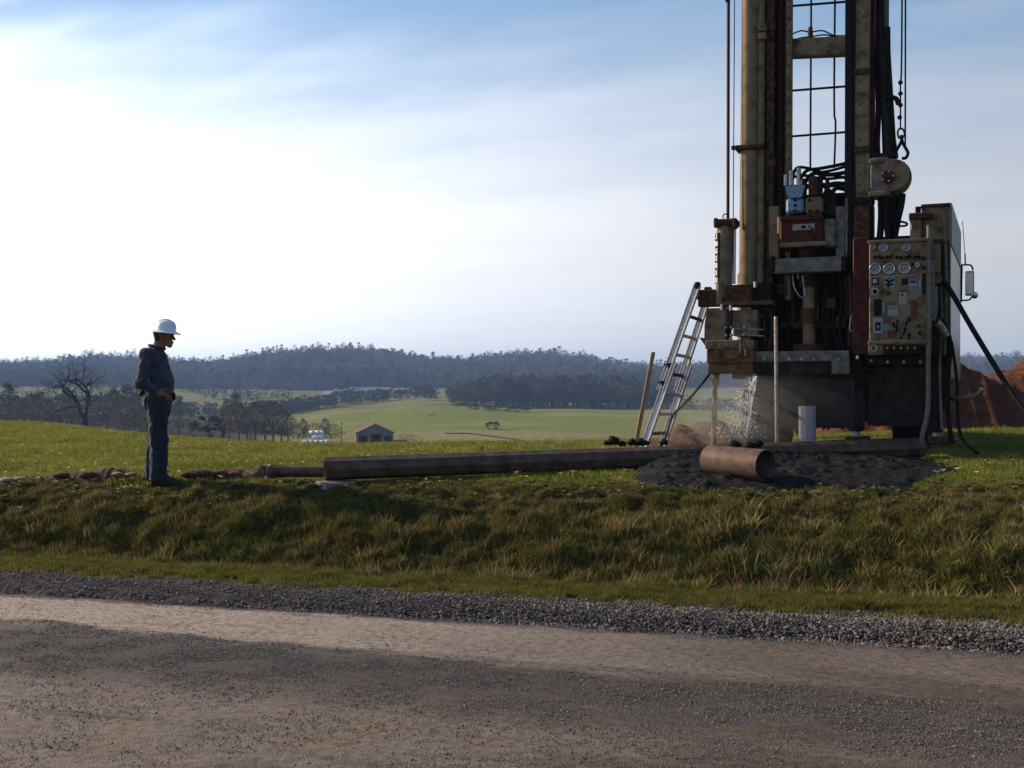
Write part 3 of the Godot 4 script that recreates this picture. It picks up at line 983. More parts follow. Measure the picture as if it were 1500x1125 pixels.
func build_farm():
	# the grey barn in the hollow
	var at := far_spot(549, 267.0, -0.3)
	var barn := thing("barn", "weathered grey barn with low rusty red roof and dark openings", "barn", at, 0.16)
	# board walls round an empty inside: the front has three open doorways
	var rf := MB.new()
	var none := MB.new()
	gable(none, rf, 9.0, 13.0, 2.9, 5.0, 0.5)
	var doors := [[-3.8, -1.9, 2.2], [-0.85, 1.55, 2.6], [2.3, 4.1, 2.1]]
	var at_x := -4.5
	for dr in doors:
		one_board_wall(barn, at_x, dr[0], 0.0, 2.9)
		one_board_wall(barn, dr[0], dr[1], dr[2], 2.9)
		at_x = dr[1]
	one_board_wall(barn, at_x, 4.5, 0.0, 2.9)
	var gb := MB.new()
	gb.prism(PackedVector2Array([Vector2(-4.5, 2.9), Vector2(4.5, 2.9), Vector2(0, 4.98)]), Transform3D(Basis.IDENTITY, Vector3(0, 0, 0.0)), 0.15)
	put(barn, "gable", gb, M.weathered_wood)
	for sd in [-1.0, 1.0]:
		var sw := MB.new()
		sw.box(Vector3(sd * 4.42, 1.45, -6.6), Vector3(0.15, 2.9, 12.7), Basis.IDENTITY, 0.01)
		put(barn, "wall", sw, M.weathered_wood)
	var bw := MB.new()
	bw.box(Vector3(0, 1.45, -12.9), Vector3(8.6, 2.9, 0.15), Basis.IDENTITY, 0.01)
	bw.prism(PackedVector2Array([Vector2(-4.5, 2.9), Vector2(4.5, 2.9), Vector2(0, 4.98)]), Transform3D(Basis.IDENTITY, Vector3(0, 0, -12.83)), 0.15)
	put(barn, "wall", bw, M.weathered_wood)
	put(barn, "roof", rf, M.barn_roof)
	# round bales in a heap beside it
	var heap := [[448, 262, 0, "lowest bale at the left end of the heap"], [455, 262, 0, "second bale of the heap's bottom row"], [462.5, 262, 0, "third bale of the heap's bottom row"], [470, 262, 0, "fourth bale of the heap's bottom row"], [477, 262, 0, "bale at the right end of the heap's bottom row"], [463, 265, 1, "left bale of the heap's second row"], [470, 265, 1, "right bale of the heap's second row"], [464, 268, 2, "left bale on top of the heap"], [470, 268, 2, "right bale on top of the heap"], [456, 268, 2, "half hidden bale behind the heap's second row"]]
	var bale: Node3D = null
	var bm := MB.new()
	bm.lathe([Vector2(0.02, -0.75), Vector2(0.5, -0.75), Vector2(0.62, -0.70), Vector2(0.66, -0.6), Vector2(0.66, 0.6), Vector2(0.62, 0.70), Vector2(0.5, 0.75), Vector2(0.02, 0.75)], Transform3D(Basis(Vector3.RIGHT, PI / 2), Vector3(0, 0.62, 0)), 16)
	for h in heap:
		var p := far_spot(h[0], h[1], -0.1 + 1.05 * h[2])
		if bale == null:
			bale = thing("hay_bale", "white wrapped hay bale, " + h[3], "hay bale", p, 1.0, "white bales heaped left of the barn")
			put(bale, "wrap", bm, M.bale_wrap)
		else:
			copy_of(bale, "white wrapped hay bale, " + h[3], p, 1.0 + 0.12 * (h[0] - 460) / 10.0)
	for s in [[437, 270, "reddish bush left of the white bales"], [486, 272, "brown bush right of the white bales"], [460, 276, "dark bush behind the white bales"], [590, 274, "low dark bush against the barn's right corner"], [605, 268, "low scrub in the barn's shadow"]]:
		var o := thing("bush", s[2], "bush", far_spot(s[0], s[1], -0.2), s[0])
		put(o, "crown", twig_tree(60 + int(s[0]), 4.6 if s[0] < 580 else 1.8, 6.5, 420, Color(0.075, 0.045, 0.038) if s[0] < 580 else Color(0.045, 0.042, 0.025), Color(0.05, 0.035, 0.03)), M.leafage)
	var pole := thing("utility_pole", "thin wooden pole standing between the bales and the barn", "pole", far_spot(500, 268.0, -0.3))
	var pm := MB.new()
	pm.tube(Vector3.ZERO, Vector3(0, 5.6, 0), 0.13, 0.09, 8)
	pm.bar(Vector3(-0.5, 5.2, 0), Vector3(0.5, 5.2, 0), 0.1, 0.1)
	put(pole, "post", pm, M.weathered_wood)
	# the farm across the valley
	for b in [[488, 770, 5.0, 8.0, 3.0, 5.2, 0.9, "white_wall", "grey_roof", "farmhouse", "small white farmhouse beside the dark trees across the valley", "house"],
			[541, 790, 7.0, 26.0, 3.2, 4.8, 1.45, "white_wall", "grey_roof", "farm_shed", "long pale farm shed with grey roof across the valley", "shed"],
			[572, 800, 8.0, 30.0, 3.4, 5.2, 1.5, "weathered_wood", "grey_roof", "farm_shed", "longest blue-grey roofed shed of the far farm", "shed"],
			[524, 780, 4.0, 6.0, 2.8, 4.4, 0.3, "white_wall", "red_roof", "farm_shed", "little white shed with dark roof among far farm trees", "shed"],
			[600, 812, 6.0, 12.0, 2.8, 4.4, 1.4, "weathered_wood", "grey_roof", "farm_shed", "small grey shed at the right end of the far farm", "shed"],
			[913, 900, 5.0, 22.0, 3.0, 4.4, 1.5, "weathered_wood", "grey_roof", "farm_shed", "blue-grey roofed shed half hidden at the wood's right edge", "shed"]]:
		var hse := thing(b[9], b[10], b[11], far_spot(b[0], b[1], -0.3), b[6], "")
		var wm := MB.new()
		var rm := MB.new()
		gable(wm, rm, b[2], b[3], b[4], b[5])
		put(hse, "wall", wm, M[b[7]])
		put(hse, "roof", rm, M[b[8]])
		for k in 3:
			var om := MB.new()
			om.box(Vector3(-b[2] / 2 - 0.01, 1.3, -b[3] * (0.22 + 0.28 * k)), Vector3(0.08, 1.3, 1.1), Basis.IDENTITY, 0.0)
			put(hse, "window", om, M.window_pane)

# ---------------------------------------------------------------- the drilling rig
# The rig stands askew: its own x runs along its rear, z towards us, y up from the ground at its rear.
const RIG_TURN := 0.384
const RIG_AT := Vector3(3.94, 0.72, -14.0)

func L(px: float, py: float, z: float) -> Vector3:
	# rig axes: the place in the plane z that was measured at px, py in the photograph
	var c := cos(RIG_TURN)
	var s := sin(RIG_TURN)
	var a := (px - 750.0) / LENS
	var x := (-RIG_AT.z * a - a * z * c - RIG_AT.x + z * s) / (c + a * s)
	var d := -RIG_AT.z - x * s - z * c
	return Vector3(x, EYE - (py - 562.5) / LENS * d - RIG_AT.y, z)

func slab(m: MB, x0: float, y0: float, x1: float, y1: float, z: float, deep: float, ch := 0.008):
	var mid := L((x0 + x1) / 2, (y0 + y1) / 2, z)
	var a := L(x0, (y0 + y1) / 2, z)
	var b := L(x1, (y0 + y1) / 2, z)
	var t := L((x0 + x1) / 2, y0, z)
	var u := L((x0 + x1) / 2, y1, z)
	m.box(Vector3((a.x + b.x) / 2, (t.y + u.y) / 2, z - deep / 2), Vector3(absf(b.x - a.x), absf(t.y - u.y), deep), Basis.IDENTITY, ch)

func one_slab(parent: Node, called: String, mt: String, x0: float, y0: float, x1: float, y1: float, z: float, deep: float, ch := 0.008) -> MeshInstance3D:
	var m := MB.new()
	slab(m, x0, y0, x1, y1, z, deep, ch)
	return put(parent, called, m, M[mt])

func one_rod(parent: Node, called: String, mt: String, p: Array, r: float, sides := 12) -> MeshInstance3D:
	# p: measured places [px, py, z] along a rod, cable or hose
	var m := MB.new()
	var pts := []
	for q in p:
		pts.append(L(q[0], q[1], q[2]))
	if pts.size() == 2:
		m.tube(pts[0], pts[1], r, r, sides)
	else:
		m.path(smooth(pts), r, r, sides)
	return put(parent, called, m, M[mt])

func smooth(pts: Array, per := 6) -> Array:
	var c := Curve3D.new()
	for i in pts.size():
		var t: Vector3 = (pts[min(i + 1, pts.size() - 1)] - pts[max(i - 1, 0)]) / 6.0
		c.add_point(pts[i], -t, t)
	var out := []
	for i in pts.size() - 1:
		for k in per:
			out.append(c.sample(i, k / float(per)))
	out.append(pts[-1])
	return out

func dial(parent: Node, called: String, px: float, py: float, z: float, r: float) -> Node:
	var m := MB.new()
	var p := L(px, py, z)
	var tr := Transform3D(Basis(Vector3.RIGHT, PI / 2), p)
	m.lathe([Vector2(r * 0.82, 0.012), Vector2(r * 0.84, 0.022), Vector2(r, 0.024), Vector2(r * 1.04, 0.016), Vector2(r * 1.04, 0.0)], tr, 20)
	var g := put(parent, called, m, M.chrome)
	var f := MB.new()
	f.tube(p, p + Vector3(0, 0, 0.013), r * 0.84, r * 0.84, 20)
	put(g, "dial_face", f, M.gauge_face)
	var tk := MB.new()
	for k in 13:
		var a := -0.7 + (PI + 1.4) * k / 12.0
		var o := Vector3(cos(a), sin(a), 0)
		tk.bar(p + o * r * 0.56 + Vector3(0, 0, 0.0145), p + o * r * 0.74 + Vector3(0, 0, 0.0145), r * 0.10, 0.002, Vector3(0, 0, 1), 0.0)
	tk.tube(p + Vector3(0, 0, 0.013), p + Vector3(0, 0, 0.0155), r * 0.14, r * 0.14, 10)
	put(g, "dial_print", tk, M.black_plastic).set_meta("kind", "stuff")
	var h := MB.new()
	h.bar(p + Vector3(r * 0.25, r * 0.2, 0.016), p + Vector3(-r * 0.6, -r * 0.5, 0.016), 0.008, 0.003)
	put(g, "needle", h, M.black_plastic)
	return g

func build_rig():
	var rig := thing("drilling_rig_truck", "tall tan truck-mounted well drilling rig seen from its rear", "drilling rig", RIG_AT, -RIG_TURN)
	rig_mast(rig)
	rig_head(rig)
	rig_left(rig)
	rig_low(rig)
	rig_right(rig)
	rig_panel(rig)
	rig_truck(rig)
	rig_detail(rig)

func rig_mast(rig: Node3D):
	# feed cylinder, tan, with its slim companion tube
	one_rod(rig, "feed_cylinder", "tan_paint", [[1103, -330, -0.05], [1096, 432, -0.05]], 0.122, 28)
	one_rod(rig, "guide_tube", "dull_tan", [[1117, -330, -0.02], [1114, 428, -0.02]], 0.048, 14)
	var m := MB.new()
	slab(m, 1076, 211, 1118, 218, 0.10, 0.30)
	slab(m, 1071, 213, 1077, 219, 0.06, 0.06)
	put(rig, "clamp_band", m, M.rust_brown)
	for y in [40, 52]:
		one_slab(rig, "weld_bracket", "dull_tan", 1110, y - 5.0, 1122, y + 5.0, 0.08, 0.12)
	# left mast leg: two rails with the chain running between them
	var a := MB.new()
	a.bar(L(1131, -330, -0.10), L(1127, 440, -0.10), 0.105, 0.10, Vector3(0, 0, 1), 0.01)
	put(rig, "mast_rail", a, M.rust_brown)
	var b := MB.new()
	b.bar(L(1158, -330, -0.10), L(1155, 440, -0.10), 0.075, 0.12, Vector3(0, 0, 1), 0.01)
	put(rig, "mast_rail", b, M.dull_tan)
	var bk := MB.new()
	bk.bar(L(1140, -330, -0.30), L(1137, 470, -0.30), 0.36, 0.16, Vector3(0, 0, 1), 0.01)
	put(rig, "mast_channel", bk, M.grease)
	for col in [1140.0, 1148.0]:
		var ch := MB.new()
		for k in 100:
			var y := -320.0 + k * 7.2
			if y > 300:
				break
			var p := L(col + 4.0 - 0.006 * y, y, -0.07)
			ch.tube(p + Vector3(-0.014, 0, 0), p + Vector3(0.014, 0, 0), 0.017, 0.017, 8)
			ch.box(p + Vector3(0.016 if k % 2 == 0 else 0.011, -0.03, 0), Vector3(0.004, 0.07, 0.022), Basis.IDENTITY, 0.0)
			ch.box(p + Vector3(-0.016 if k % 2 == 0 else -0.011, -0.03, 0), Vector3(0.004, 0.07, 0.022), Basis.IDENTITY, 0.0)
		put(rig, "roller_chain", ch, M.rust_brown)
	# right mast leg
	var c := MB.new()
	c.bar(L(1247, -330, -0.12), L(1244, 470, -0.12), 0.10, 0.34, Vector3(0, 0, 1), 0.01)
	put(rig, "mast_rail", c, M.grease)
	one_slab(rig, "mast_edge_strip", "rust_brown", 1239, -330, 1242, 300, -0.02, 0.10, 0.003)
	var e := MB.new()
	e.bar(L(1267, -330, -0.04), L(1262, 305, -0.04), 0.185, 0.16, Vector3(0, 0, 1), 0.012)
	put(rig, "mast_leg", e, M.tan_paint)
	one_rod(rig, "grease_line", "black_hose", [[1253, -330, 0.05], [1252, 60, 0.06], [1250, 150, 0.05], [1252, 290, 0.05]], 0.012, 6)
	var f := MB.new()
	f.bar(L(1280, -330, -0.16), L(1277, 300, -0.16), 0.07, 0.14, Vector3(0, 0, 1), 0.01)
	put(rig, "mast_rail", f, M.red_brown)
	# cross pieces
	for y in [-262, -200, -70, 6, 130, 197]:
		one_rod(rig, "mast_rung", "grease", [[1157, y + 3.0, -0.30], [1246, y - 4.0, -0.30]], 0.016, 8)
	for y in [-140.0, 70.0]:
		var cb := MB.new()
		cb.bar(L(1156, y + 2.0, -0.22), L(1247, y - 2.0, -0.22), 0.16, 0.235, Vector3.UP, 0.012)
		put(rig, "mast_crossbeam", cb, M.dull_tan)
	var cp := MB.new()
	cp.tube(L(1187, 56, -0.18), L(1187, 40, -0.18), 0.036, 0.030, 10)
	put(rig, "hose_clamp", cp, M.rust_brown)
	one_rod(rig, "hydraulic_line", "black_hose", [[1160, 50, -0.2], [1174, 45, -0.19], [1187, 47, -0.17], [1205, 45, -0.18], [1222, 52, -0.2], [1242, 52, -0.22]], 0.010, 6)
	one_rod(rig, "hydraulic_line", "black_hose", [[1160, 59, -0.2], [1176, 55, -0.19], [1187, 54, -0.16], [1208, 51, -0.18], [1226, 55, -0.2], [1242, 54, -0.22]], 0.010, 6)
	one_rod(rig, "pull_cable", "grease", [[1190, -330, -0.34], [1187, 248, -0.30]], 0.013, 6)
	one_rod(rig, "pull_cable", "grease", [[1227, -330, -0.34], [1222, 120, -0.30], [1224, 180, -0.30], [1222, 246, -0.30]], 0.013, 6)
	# crown of the mast, above the picture
	var cr := MB.new()
	slab(cr, 1080, -350, 1300, -325, 0.08, 0.55, 0.02)
	put(rig, "mast_crown", cr, M.dull_tan)
	for x in [1068.0, 1190.0, 1322.0]:
		var sh := MB.new()
		var p := L(x, -338, -0.1)
		sh.tube(p + Vector3(0, 0, -0.05), p + Vector3(0, 0, 0.05), 0.16, 0.16, 18)
		sh.bar(p + Vector3(0, 0, 0), L(1190, -338, -0.1), 0.05, 0.08)
		put(rig, "crown_sheave", sh, M.grease)
	# lines on the left
	one_rod(rig, "sand_line", "red_brown", [[1067, -330, 0.12], [1067, 2, 0.12], [1066, 436, 0.20]], 0.021, 8)
	var kn := MB.new()
	kn.ball(L(1066, 0, 0.12), 0.036)
	put(rig, "line_weight", kn, M.grease)
	one_rod(rig, "thin_cable", "grease", [[1078, -330, 0.0], [1074, 330, 0.05]], 0.0065, 6)

func rig_head(rig: Node3D):
	# rotary head carriage between the mast legs
	var head := Node3D.new()
	head.name = "rotary_head"
	rig.add_child(head)
	one_slab(head, "gearbox", "red_brown", 1141, 316, 1206, 364, 0.18, 0.45, 0.03)
	one_slab(head, "gearbox_end", "grey_paint", 1206, 320, 1224, 362, 0.14, 0.36, 0.025)
	one_slab(head, "gearbox_rim", "red_brown", 1143, 315, 1205, 323, 0.21, 0.30, 0.012)
	one_slab(head, "gearbox_foot", "dull_tan", 1143, 354, 1212, 361, 0.22, 0.34, 0.012)
	one_slab(head, "name_plate", "sticker_white", 1161, 328, 1193, 337, 0.196, 0.012, 0.002)
	for q in [[1174, 330, 1180, 335], [1184, 330, 1187, 333], [1187, 333, 1191, 336]]:
		one_slab(head, "plate_mark", "black_plastic", q[0], q[1], q[2], q[3], 0.199, 0.006, 0.0)
	one_rod(head, "side_pin", "tan_paint", [[1142, 318, 0.12], [1142, 342, 0.12]], 0.03, 12)
	# motors on top
	var bm := MB.new()
	slab(bm, 1151, 290, 1177, 312, 0.16, 0.26, 0.03)
	var bx := put(head, "blue_motor", bm, M.blue_paint)
	bx.set_meta("label", "light blue hydraulic motor")
	var cap := MB.new()
	var q0 := L(1150, 276, 0.18)
	var q1 := L(1179, 276, 0.18)
	var top := L(1164, 272, 0.18).y
	var bot := L(1164, 290, 0.18).y
	cap.prism(PackedVector2Array([Vector2(q0.x, top), Vector2(q1.x, top), Vector2(q1.x - 0.035, bot + 0.03), Vector2(q1.x - 0.05, bot + 0.004), Vector2(q0.x + 0.04, bot + 0.004), Vector2(q0.x + 0.03, bot + 0.03)]), Transform3D(Basis.IDENTITY, Vector3(0, 0, 0.18)), 0.28)
	put(bx, "motor_cap", cap, M.blue_paint)
	for p in [[1164.5, 293.0], [1165.0, 301.0], [1164.5, 309.0]]:
		var bl := MB.new()
		bl.tube(L(p[0], p[1], 0.16), L(p[0], p[1], 0.16) + Vector3(0, 0, 0.02), 0.020, 0.020, 8)
		put(bx, "bolt", bl, M.grease)
	var tm := MB.new()
	slab(tm, 1179, 288, 1205, 313, 0.14, 0.26, 0.03)
	var tx := put(head, "tan_motor", tm, M.dull_tan)
	for p in [[1186.0, 293.0], [1186.5, 309.0], [1198.0, 309.0]]:
		var tb := MB.new()
		tb.tube(L(p[0], p[1], 0.14), L(p[0], p[1], 0.14) + Vector3(0, 0, 0.02), 0.022, 0.022, 8)
		put(tx, "bolt", tb, M.grease)
	one_slab(head, "manifold", "rust_brown", 1184, 258, 1198, 288, 0.10, 0.20, 0.02)
	one_slab(head, "manifold", "grease", 1205, 282, 1226, 316, 0.06, 0.24, 0.02)
	for p in [[1151.0, 256.0, 272.0, 0.030], [1159.0, 250.0, 272.0, 0.036], [1170.0, 246.0, 272.0, 0.030], [1178.0, 262.0, 290.0, 0.036], [1202.0, 256.0, 286.0, 0.03], [1212.0, 262.0, 284.0, 0.026]]:
		one_rod(head, "hose_fitting", "steel" if p[0] < 1172 else "grease", [[p[0], p[1], 0.06], [p[0], p[2], 0.06]], p[3], 10)
	# hoses looping over from the mast
	var hs := [
		[[1160, 268, 0.06], [1166, 247, 0.05], [1182, 246, 0.0], [1205, 252, -0.1], [1242, 243, -0.1]],
		[[1172, 262, 0.06], [1182, 250, 0.02], [1200, 247, -0.05], [1222, 243, -0.1], [1244, 238, -0.1]],
		[[1180, 266, 0.06], [1192, 254, 0.0], [1215, 256, -0.1], [1243, 252, -0.12]],
		[[1200, 262, 0.05], [1214, 256, 0.0], [1230, 259, -0.05], [1244, 262, -0.1]],
		[[1206, 290, 0.05], [1214, 272, 0.05], [1228, 268, 0.0], [1245, 272, -0.1]],
		[[1212, 296, 0.05], [1222, 278, 0.05], [1232, 276, 0.0], [1246, 281, -0.1]],
		[[1156, 262, 0.05], [1176, 257, 0.0], [1210, 262, -0.1], [1246, 258, -0.1]],
		[[1205, 312, 0.05], [1220, 292, 0.04], [1232, 288, 0.0], [1246, 292, -0.1]],
		[[1190, 262, 0.02], [1204, 270, 0.02], [1222, 285, 0.0], [1246, 300, -0.1]]]
	for k in hs.size():
		one_rod(head, "hydraulic_hose", "black_hose", hs[k], 0.020 + 0.004 * (k % 3), 8)
	one_slab(head, "hose_rack", "grease", 1152, 268, 1244, 274, -0.12, 0.12, 0.01)
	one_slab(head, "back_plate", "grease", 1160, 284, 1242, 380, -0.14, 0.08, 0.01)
	# carriage
	one_slab(head, "carriage_side", "tan_paint", 1126, 302, 1141, 380, 0.02, 0.22, 0.012)
	one_slab(head, "carriage_side", "grey_paint", 1224, 302, 1238, 382, 0.06, 0.26, 0.012)
	one_slab(head, "carriage_edge", "grey_paint", 1238, 290, 1242, 396, 0.07, 0.20, 0.008)
	one_slab(head, "carriage_beam", "grey_paint", 1132, 377, 1234, 399, 0.20, 0.16, 0.014)
	for x in [1131.0, 1236.0]:
		one_slab(head, "beam_lug", "grease", x - 4, 375, x + 4, 398, 0.22, 0.22, 0.012)
	# spindle and drill pipe
	one_rod(head, "spindle", "grease", [[1184, 362, 0.02], [1184, 420, 0.02]], 0.13, 18)
	one_rod(head, "drill_pipe", "dull_tan", [[1185, 420, 0.02], [1185, 560, 0.02]], 0.078, 18)
	one_rod(head, "spindle_collar", "rust_brown", [[1185, 452, 0.02], [1185, 474, 0.02]], 0.105, 18)
	one_rod(head, "pale_hose", "sticker_white", [[1177, 400, 0.10], [1176, 406, 0.13], [1178, 420, 0.13], [1180, 434, 0.10]], 0.012, 8)
	one_rod(head, "pale_hose", "sticker_white", [[1161, 401, 0.10], [1163, 418, 0.12], [1170, 432, 0.11], [1178, 438, 0.09]], 0.007, 6)
	one_rod(head, "pale_hose", "sticker_white", [[1168, 399, 0.10], [1169, 408, 0.12]], 0.012, 6)

func rig_detail(rig: Node3D):
	# bolt rows along the mast, pipes and hoses in the works, stiffener plates
	for k in 26:
		var y := -40.0 + k * 17.0
		if y > 300 and y < 395:
			continue
		one_rod(rig, "rail_bolt", "rust_brown", [[1155.5, y, -0.045], [1155.5, y, -0.02]], 0.014, 6)
		if y < 285:
			one_rod(rig, "rail_bolt", "rust_brown", [[1258.5, y + 6, 0.02], [1258.5, y + 6, 0.05]], 0.012, 6)
	for q in [[1121, 30, 1136, 44], [1121, 118, 1136, 128], [1121, 232, 1136, 244], [1121, 330, 1130, 350], [1249, 100, 1275, 108], [1250, 214, 1275, 222]]:
		one_slab(rig, "stiffener_plate", "rust_brown", q[0], q[1], q[2], q[3], 0.075 if q[0] > 1200 else -0.03, 0.03, 0.004)
	for p in [[[1142, 402, -0.12], [1146, 440, -0.10], [1140, 480, -0.05], [1148, 514, 0.05]],
			[[1152, 402, -0.16], [1150, 436, -0.14], [1156, 470, -0.10], [1152, 512, 0.0]],
			[[1208, 402, -0.05], [1212, 430, -0.02], [1206, 460, 0.0], [1214, 512, 0.05]],
			[[1218, 402, -0.10], [1224, 440, -0.06], [1220, 474, -0.04], [1230, 512, 0.05]],
			[[1230, 400, -0.05], [1234, 436, -0.02], [1230, 480, 0.02], [1236, 512, 0.05]],
			[[1196, 400, -0.20], [1199, 450, -0.20], [1198, 512, -0.15]]]:
		one_rod(rig, "works_hose", "black_hose", p, 0.022, 8)
	for p in [[[1118, 452, 0.10], [1128, 456, 0.12], [1131, 480, 0.12], [1126, 512, 0.14]], [[1108, 462, 0.20], [1118, 466, 0.16], [1121, 500, 0.14]], [[1245, 404, 0.08], [1247, 440, 0.10], [1244, 505, 0.12]]]:
		one_rod(rig, "steel_pipe", "rust_brown", p, 0.018, 8)
	for q in [[1138, 416, 1152, 432], [1206, 436, 1224, 452], [1224, 462, 1240, 480], [1114, 486, 1132, 500]]:
		one_slab(rig, "valve_block", "rust_brown", q[0], q[1], q[2], q[3], 0.0, 0.16, 0.012)
	for q in [[1276, 522], [1300, 524], [1324, 524], [1348, 524]]:
		one_rod(rig, "flap_bolt", "steel", [[q[0], q[1] + 6.0, 0.12], [q[0], q[1] + 6.0, 0.15]], 0.018, 8)
	for k in 6:
		one_rod(rig, "box_bolt", "steel", [[1042 + k * 11, 505, 0.34], [1042 + k * 11, 505, 0.36]], 0.012, 6)
	for p in [[[1382, 306, 0.13], [1384, 340, 0.14], [1386, 420, 0.12], [1384, 520, 0.10]], [[1378, 420, 0.10], [1380, 470, 0.12], [1377, 540, 0.05], [1380, 630, 0.05]], [[1356, 356, 0.16], [1358, 420, 0.14], [1357, 520, 0.12]]]:
		one_rod(rig, "side_conduit", "grey_paint", p, 0.018, 8)
	one_slab(rig, "side_skirt", "rust_brown", 1382, 520, 1392, 600, -0.05, 0.60, 0.01)
	one_slab(rig, "rear_step", "grease", 1362, 560, 1392, 572, 0.06, 0.40, 0.01)

func rig_left(rig: Node3D):
	# the levelling jack that carries the lettering
	var jack := Node3D.new()
	jack.name = "levelling_jack"
	rig.add_child(jack)
	one_rod(jack, "jack_barrel", "tan_paint", [[1062, 326, 0.20], [1060, 436, 0.20]], 0.105, 22)
	var cap := MB.new()
	slab(cap, 1046, 320, 1079, 331, 0.32, 0.26, 0.02)
	slab(cap, 1045, 319, 1051, 333, 0.345, 0.08, 0.012)
	slab(cap, 1073, 319, 1079, 335, 0.345, 0.08, 0.012)
	put(jack, "jack_cap", cap, M.rust_brown)
	one_rod(jack, "lifting_eye", "grease", [[1059, 320, 0.22], [1060, 314.5, 0.22], [1063, 313.5, 0.22], [1066, 315, 0.22], [1067, 320, 0.22]], 0.008, 6)
	one_rod(jack, "jack_rod", "chrome", [[1076, 335, 0.16], [1075, 416, 0.16]], 0.022, 10)
	# stacked white letters on a black strip up the barrel
	var turn := Basis(Vector3.UP, -0.86)
	var mid := L(1061, 379, 0.20)
	var tall := L(1061, 342, 0.20).y - L(1061, 416, 0.20).y
	var strip := MB.new()
	strip.box(mid + turn * Vector3(0, 0, 0.098), Vector3(0.088, tall, 0.03), turn, 0.004)
	var sp := put(jack, "letter_strip", strip, M.black_plastic)
	var font := SystemFont.new()
	font.font_names = PackedStringArray(["Droid Sans"])
	font.font_weight = 700
	var word := "INGERSO"
	for k in word.length():
		var tm := TextMesh.new()
		tm.text = word[k]
		tm.font = font
		tm.font_size = 32
		tm.pixel_size = 0.088 / 32.0
		tm.depth = 0.005
		var o := put(sp, "letter", tm, M.white_letter)
		o.transform = Transform3D(turn, mid + turn * Vector3(0, tall * (0.43 - 0.143 * k), 0.1155))
	# bracket at the foot of the cylinders and the arm the ladder leans on
	var m := MB.new()
	slab(m, 1052, 417, 1102, 446, 0.30, 0.40, 0.02)
	put(rig, "cylinder_bracket", m, M.rust_brown)
	one_slab(rig, "cylinder_bracket_wing", "grease", 1102, 414, 1130, 446, 0.18, 0.30, 0.02)
	one_rod(rig, "bracket_boss", "tan_paint", [[1054, 414, 0.30], [1054, 446, 0.30]], 0.045, 12)
	one_slab(rig, "bracket_lip", "clay_orange", 1049, 441, 1132, 447, 0.33, 0.42, 0.01)
	var am := MB.new()
	slab(am, 1022, 424, 1052, 449, 0.26, 0.14, 0.012)
	slab(am, 1031, 420, 1041, 426, 0.24, 0.10, 0.02)
	put(rig, "outrigger_arm", am, M.rust_brown)
	for p in [[1106.0, 417.0], [1057.0, 450.0], [1070.0, 451.0]]:
		one_rod(rig, "bolt_head", "chrome", [[p[0], p[1] - 4, 0.32], [p[0], p[1] + 4, 0.32]], 0.022, 8)
	# tank and boxes below
	var tk := MB.new()
	var c := L(1052, 475, 0.08)
	var hw: float = L(1066, 475, 0.2).x - L(1041, 475, 0.2).x
	var y1 := L(1052, 452, 0.2).y
	var y0 := L(1052, 500, 0.2).y
	tk.prism(PackedVector2Array([Vector2(c.x - hw * 0.40, y1), Vector2(c.x + hw * 0.62, y1), Vector2(c.x + hw * 0.62, y0), Vector2(c.x - hw * 0.62, y0), Vector2(c.x - hw * 0.60, y0 + 0.22), Vector2(c.x - hw * 0.48, y1 - 0.06)]), Transform3D(Basis.IDENTITY, Vector3(0, 0, 0.30)), 0.42)
	put(rig, "oil_tank", tk, M.dull_tan)
	one_slab(rig, "guard_plate", "rust_brown", 1063, 451, 1072, 484, 0.30, 0.06, 0.006)
	one_slab(rig, "valve_box", "dull_tan", 1074, 454, 1110, 492, 0.26, 0.30, 0.012)
	one_slab(rig, "added_lit_edge", "tan_paint", 1073, 454, 1076, 480, 0.27, 0.03, 0.004)  # tan strip added to stand for the sunlit edge of the box
	for p in [[1064.0, 480.0], [1064.0, 491.0], [1072.0, 480.0], [1076.0, 487.0], [1072.0, 491.0], [1071.0, 496.0], [1091.0, 479.0], [1091.0, 490.0]]:
		var vl := MB.new()
		vl.tube(L(p[0], p[1], 0.30), L(p[0], p[1], 0.30) + Vector3(0, 0, 0.06), 0.020, 0.016, 8)
		put(rig, "valve_stem", vl, M.steel)
	for y in [482.0, 491.0]:
		one_rod(rig, "control_rod", "steel", [[1076, y, 0.29], [1118, y + 1, 0.24]], 0.012, 8)
	one_slab(rig, "step_rim", "dull_tan", 1033, 498, 1104, 511, 0.34, 0.44, 0.01)
	var fl := MB.new()
	fl.prism(PackedVector2Array([Vector2(0, 0), Vector2(-0.09, 0.03), Vector2(0, -0.10)]), Transform3D(Basis.IDENTITY, L(1034, 497, 0.30)), 0.30)
	put(rig, "bent_flange", fl, M.dull_tan)
	one_slab(rig, "tool_box", "clay_orange", 1035, 511, 1104, 532, 0.33, 0.42, 0.012)
	one_slab(rig, "tool_box_sill", "clay_orange", 1037, 532, 1103, 547, 0.31, 0.40, 0.01)
	one_rod(rig, "handle_loop", "rust_brown", [[1054, 512, 0.34], [1055, 520, 0.36], [1060, 525, 0.36], [1072, 527, 0.36], [1082, 522, 0.36], [1084, 513, 0.34]], 0.010, 6)
	var cn := MB.new()
	for k in 8:
		var p := L(1084 - 0.3 * (k % 3), 497 + k * 2.6, 0.36)
		cn.box(p, Vector3(0.016 if k % 2 == 0 else 0.006, 0.030, 0.006 if k % 2 == 0 else 0.016), Basis.IDENTITY, 0.002)
	put(rig, "safety_chain", cn, M.steel)
	one_rod(rig, "grab_pin", "steel", [[1092, 512, 0.35], [1092, 521, 0.35]], 0.014, 8)
	var lg := MB.new()
	lg.tube(L(1048, 547, 0.20), L(1048, 565, 0.20), 0.050, 0.050, 16)
